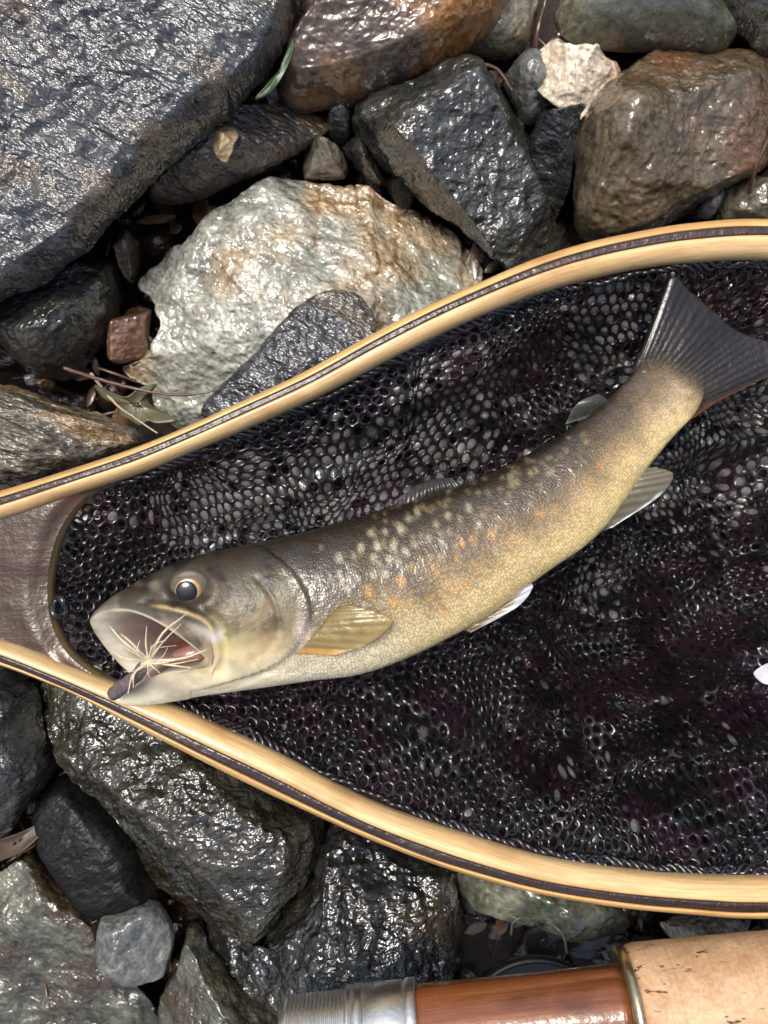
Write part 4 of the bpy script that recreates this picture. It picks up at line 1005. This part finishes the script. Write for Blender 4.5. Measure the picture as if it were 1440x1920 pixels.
# reel hanging below the seat: two plates and a spool
reel = empty('fishing_reel', P(1010, 1930, -.03), 'black fly reel edge showing behind the mahogany reel seat', 'fishing reel')
RBL = plain('black anodised reel', (.012, .012, .013), .35, .2, coat=.3)
def disc(name, c, axis, R, h, mat, parent, lip=.0012):
    a = np.array(axis) / np.linalg.norm(axis); n = 72; b = np.cross(a, [1.0, 0, .2]); b /= np.linalg.norm(b); d = np.cross(a, b); V = []
    for r, z in ((R - lip * 2.4, 0), (R - lip * 2, lip * .6), (R - lip, lip * .6), (R, 0), (R, -h), (R * .97, -h - lip * .3)):
        for k in range(n): V.append(c + a * z + r * (math.cos(2 * math.pi * k / n) * b + math.sin(2 * math.pi * k / n) * d))
    F = grid_faces(6, n, True); F.append(list(range(n))[::-1]); F.append([5 * n + k for k in range(n)]); return mesh_obj(name, np.array(V), F, mat, parent)
rc = P(1010, 1962, -.010)
disc('side_plate', rc, (0.05, .25, 1), .0235, .002, RBL, reel); disc('spool', rc + np.array([-.0002, -.0012, -.0055]), (0.05, .25, 1), .021, .006, RBL, reel)

# ---------------------------------------------------------------- leaves, twigs, small litter
def leaf(name, pts, z, col, label, cat='leaf', spine=None, curl=.0012, seed=0, rough=.35):
    out = cr(pts, 90, True); c = out.mean(0); n = 90; rows = [];
    for k in range(9):
        rows.append(c + (out - c) * ((k + 1) / 9))
    G = np.array(rows); zz = np.full(G.shape[:2], z, float); P3 = PA(np.concatenate([G, zz[..., None]], -1))
    P3[..., 2] += curl * fbm(P3 * 90, 2, seed) + curl * 1.2 * (np.linspace(.1, 1, 9)[:, None] ** 2) * np.sin(np.linspace(0, 4 * np.pi, n))[None]
    V = np.vstack([P3.reshape(-1, 3), P3[0].mean(0)]); F = grid_faces(9, n, True); F += [[len(V) - 1, j, (j + 1) % n] for j in range(n)]
    m = NT(name + ' leaf'); v = m.vec('Object'); a = m.noise(v, 120, 4, .6)
    m.set(Base_Color=m.mix(m.ramp(a, .35, .65), tuple(.65 * x for x in col), col), Roughness=rough, Coat_Weight=.1, Coat_Roughness=.15, Normal=m.bump(a, .4, .0015))
    o = mesh_obj(name, V, F, m.m, origin=P3[0].mean(0)); md = o.modifiers.new('t', 'SOLIDIFY'); md.thickness = .0003; md.offset = 0
    return tag(o, label, cat)
def twig(label, pts, r, col, name='twig', cat='twig', r2=None):
    q = cr(PA(np.array(pts, float)), 40); v, f = tube(q, np.linspace(r, r2 or r * .5, 40), 7)
    v = v + .25 * r * np.stack([noise(v * 600, 3), noise(v * 600, 4), noise(v * 600, 5)], -1)
    o = mesh_obj(name, v, f, plain(name + ' bark', col, .4, .4, coat=.4), origin=q[0]); return tag(o, label, cat)
leaf('maple_leaf', [(178, 722), (205, 735), (238, 745), (262, 728), (292, 720), (276, 742), (282, 760), (318, 778), (332, 790), (298, 795), (280, 790), (262, 798), (240, 785), (222, 778), (214, 758), (190, 745)], -.018, (.085, .075, .030), 'dark olive maple leaf beside the banded tan rock', 'leaf', seed=3)
leaf('grass_blade', [(478, 186), (505, 160), (528, 125), (542, 95), (550, 70), (551, 92), (540, 125), (522, 155), (500, 178)], -.004, (.025, .06, .012), 'green grass blade against the big slate boulder', 'grass blade', curl=.0004, seed=5)
leaf('dead_leaf', [(556, 2), (590, -14), (640, -20), (668, -6), (640, 12), (605, 20), (566, 20)], -.026, (.22, .19, .18), 'grey dead leaf between slate boulder and rusty rock', 'leaf', seed=7, rough=.6)
leaf('dead_leaf', [(-12, 1580), (40, 1560), (80, 1545), (84, 1556), (52, 1588), (10, 1612), (-10, 1615)], -.036, (.07, .042, .024), 'tan curled dead leaf left of the black slab', 'leaf', seed=8, rough=.5)
leaf('dead_leaf', [(985, 1752), (1010, 1728), (1042, 1738), (1062, 1772), (1055, 1800), (1000, 1806), (985, 1785)], -.034, (.018, .017, .014), 'dark drowned leaf above the reel', 'leaf', seed=9, rough=.2)
leaf('dead_leaf', [(1068, 1780), (1100, 1758), (1170, 1756), (1178, 1790), (1120, 1800), (1080, 1800)], -.034, (.024, .018, .014), 'dark brown leaf tucked behind the reel seat top edge', 'leaf', seed=10, rough=.2)
leaf('pale_petal', [(1414, 1262), (1428, 1248), (1446, 1242), (1470, 1246), (1470, 1280), (1440, 1284), (1424, 1276)], -.004, (.62, .62, .66), 'pale grey white petal lying on the net at the right edge', 'petal', seed=11, curl=.0005)
twig('long thin reddish stem lying across the white quartz', [(120, 690, -.016), (200, 715, -.013), (300, 738, -.012), (370, 738, -.011), (430, 726, -.012)], .0006, (.10, .05, .04))
twig('pale straw poking out beside the maple leaf', [(170, 700, -.02), (215, 755, -.018), (262, 790, -.014), (295, 812, -.013)], .0005, (.35, .28, .18), 'straw', 'straw')
twig('brown twig between grey tan rock and pale grey stone', [(840, 118, -.026), (885, 120, -.024), (930, 128, -.026), (960, 170, -.028)], .0007, (.10, .06, .035))
twig('dark upright twig left of the cream quartz', [(1000, 98, -.03), (1008, 60, -.026), (1018, 20, -.026), (1030, -20, -.026)], .0009, (.06, .035, .025))
twig('reddish twig beside the brown boulder at the right edge', [(1405, 362, -.03), (1415, 320, -.022), (1432, 280, -.018), (1445, 250, -.016)], .0007, (.12, .06, .035))
twig('curved pale stem above the reel seat', [(1062, 1786, -.028), (1058, 1762, -.026), (1046, 1742, -.026), (1034, 1732, -.028)], .0005, (.15, .15, .12), 'stem', 'stem')
twig('white stem curl left of the curved pale stem', [(958, 1752, -.03), (962, 1730, -.028), (978, 1720, -.028), (1000, 1722, -.03)], .0004, (.10, .10, .08), 'stem', 'stem')

def litter():
    rng = random.Random(21); fl, nd = [], []
    for i in range(700):
        x, y = rng.uniform(-.13, .13), rng.uniform(-.17, .17)
        if abs(y) < .08 and x > -.08: continue
        z = rng.uniform(-.062, -.040)
        a, b, L, W = rng.random() * 6.28, rng.uniform(-.5, .5), rng.uniform(.002, .007), rng.uniform(.001, .003)
        if i % 3:
            u = np.array([math.cos(a), math.sin(a), .4 * b]); vv = np.array([-math.sin(a), math.cos(a), b]); c = np.array([x, y, z])
            fl.append((np.array([c - u * L, c - u * L * .3 + vv * W, c + u * L * .5 + vv * W * .8, c + u * L, c + u * L * .4 - vv * W, c - u * L * .5 - vv * W * .9, c + [0, 0, .0006]]), [[6, k, (k + 1) % 6] for k in range(6)]))
        else:
            d = np.array([math.cos(a), math.sin(a), b * .5]) * L * 2.5; q = np.array([[x, y, z], [x + d[0] * .5, y + d[1] * .5, z + d[2] * .5 + .0012], [x + d[0], y + d[1], z + d[2]]]); nd.append(tube(q, rng.uniform(.0002, .0005), 5))
    m = NT('rotting leaf bits'); v = m.vec('Object'); n = m.noise(v, 90, 2)
    m.set(Base_Color=m.mix(m.ramp(n, .4, .6), (.035, .016, .012), (.13, .07, .035)), Roughness=.3, Coat_Weight=.5, Coat_Roughness=.1, Normal=m.bump(m.noise(v, 700, 2), .5, .0006))
    v1, f1 = join(fl); tag(mesh_obj('leaf_litter', v1, f1, m.m), 'wet brown leaf bits in the gaps between stones', 'leaf litter', kind='stuff')
    v1, f1 = join(nd); tag(mesh_obj('twig_litter', v1, f1, plain('needle litter', (.10, .055, .03), .4, coat=.4)), 'fine dark twigs and needles scattered between stones', 'twig litter', kind='stuff')
litter()
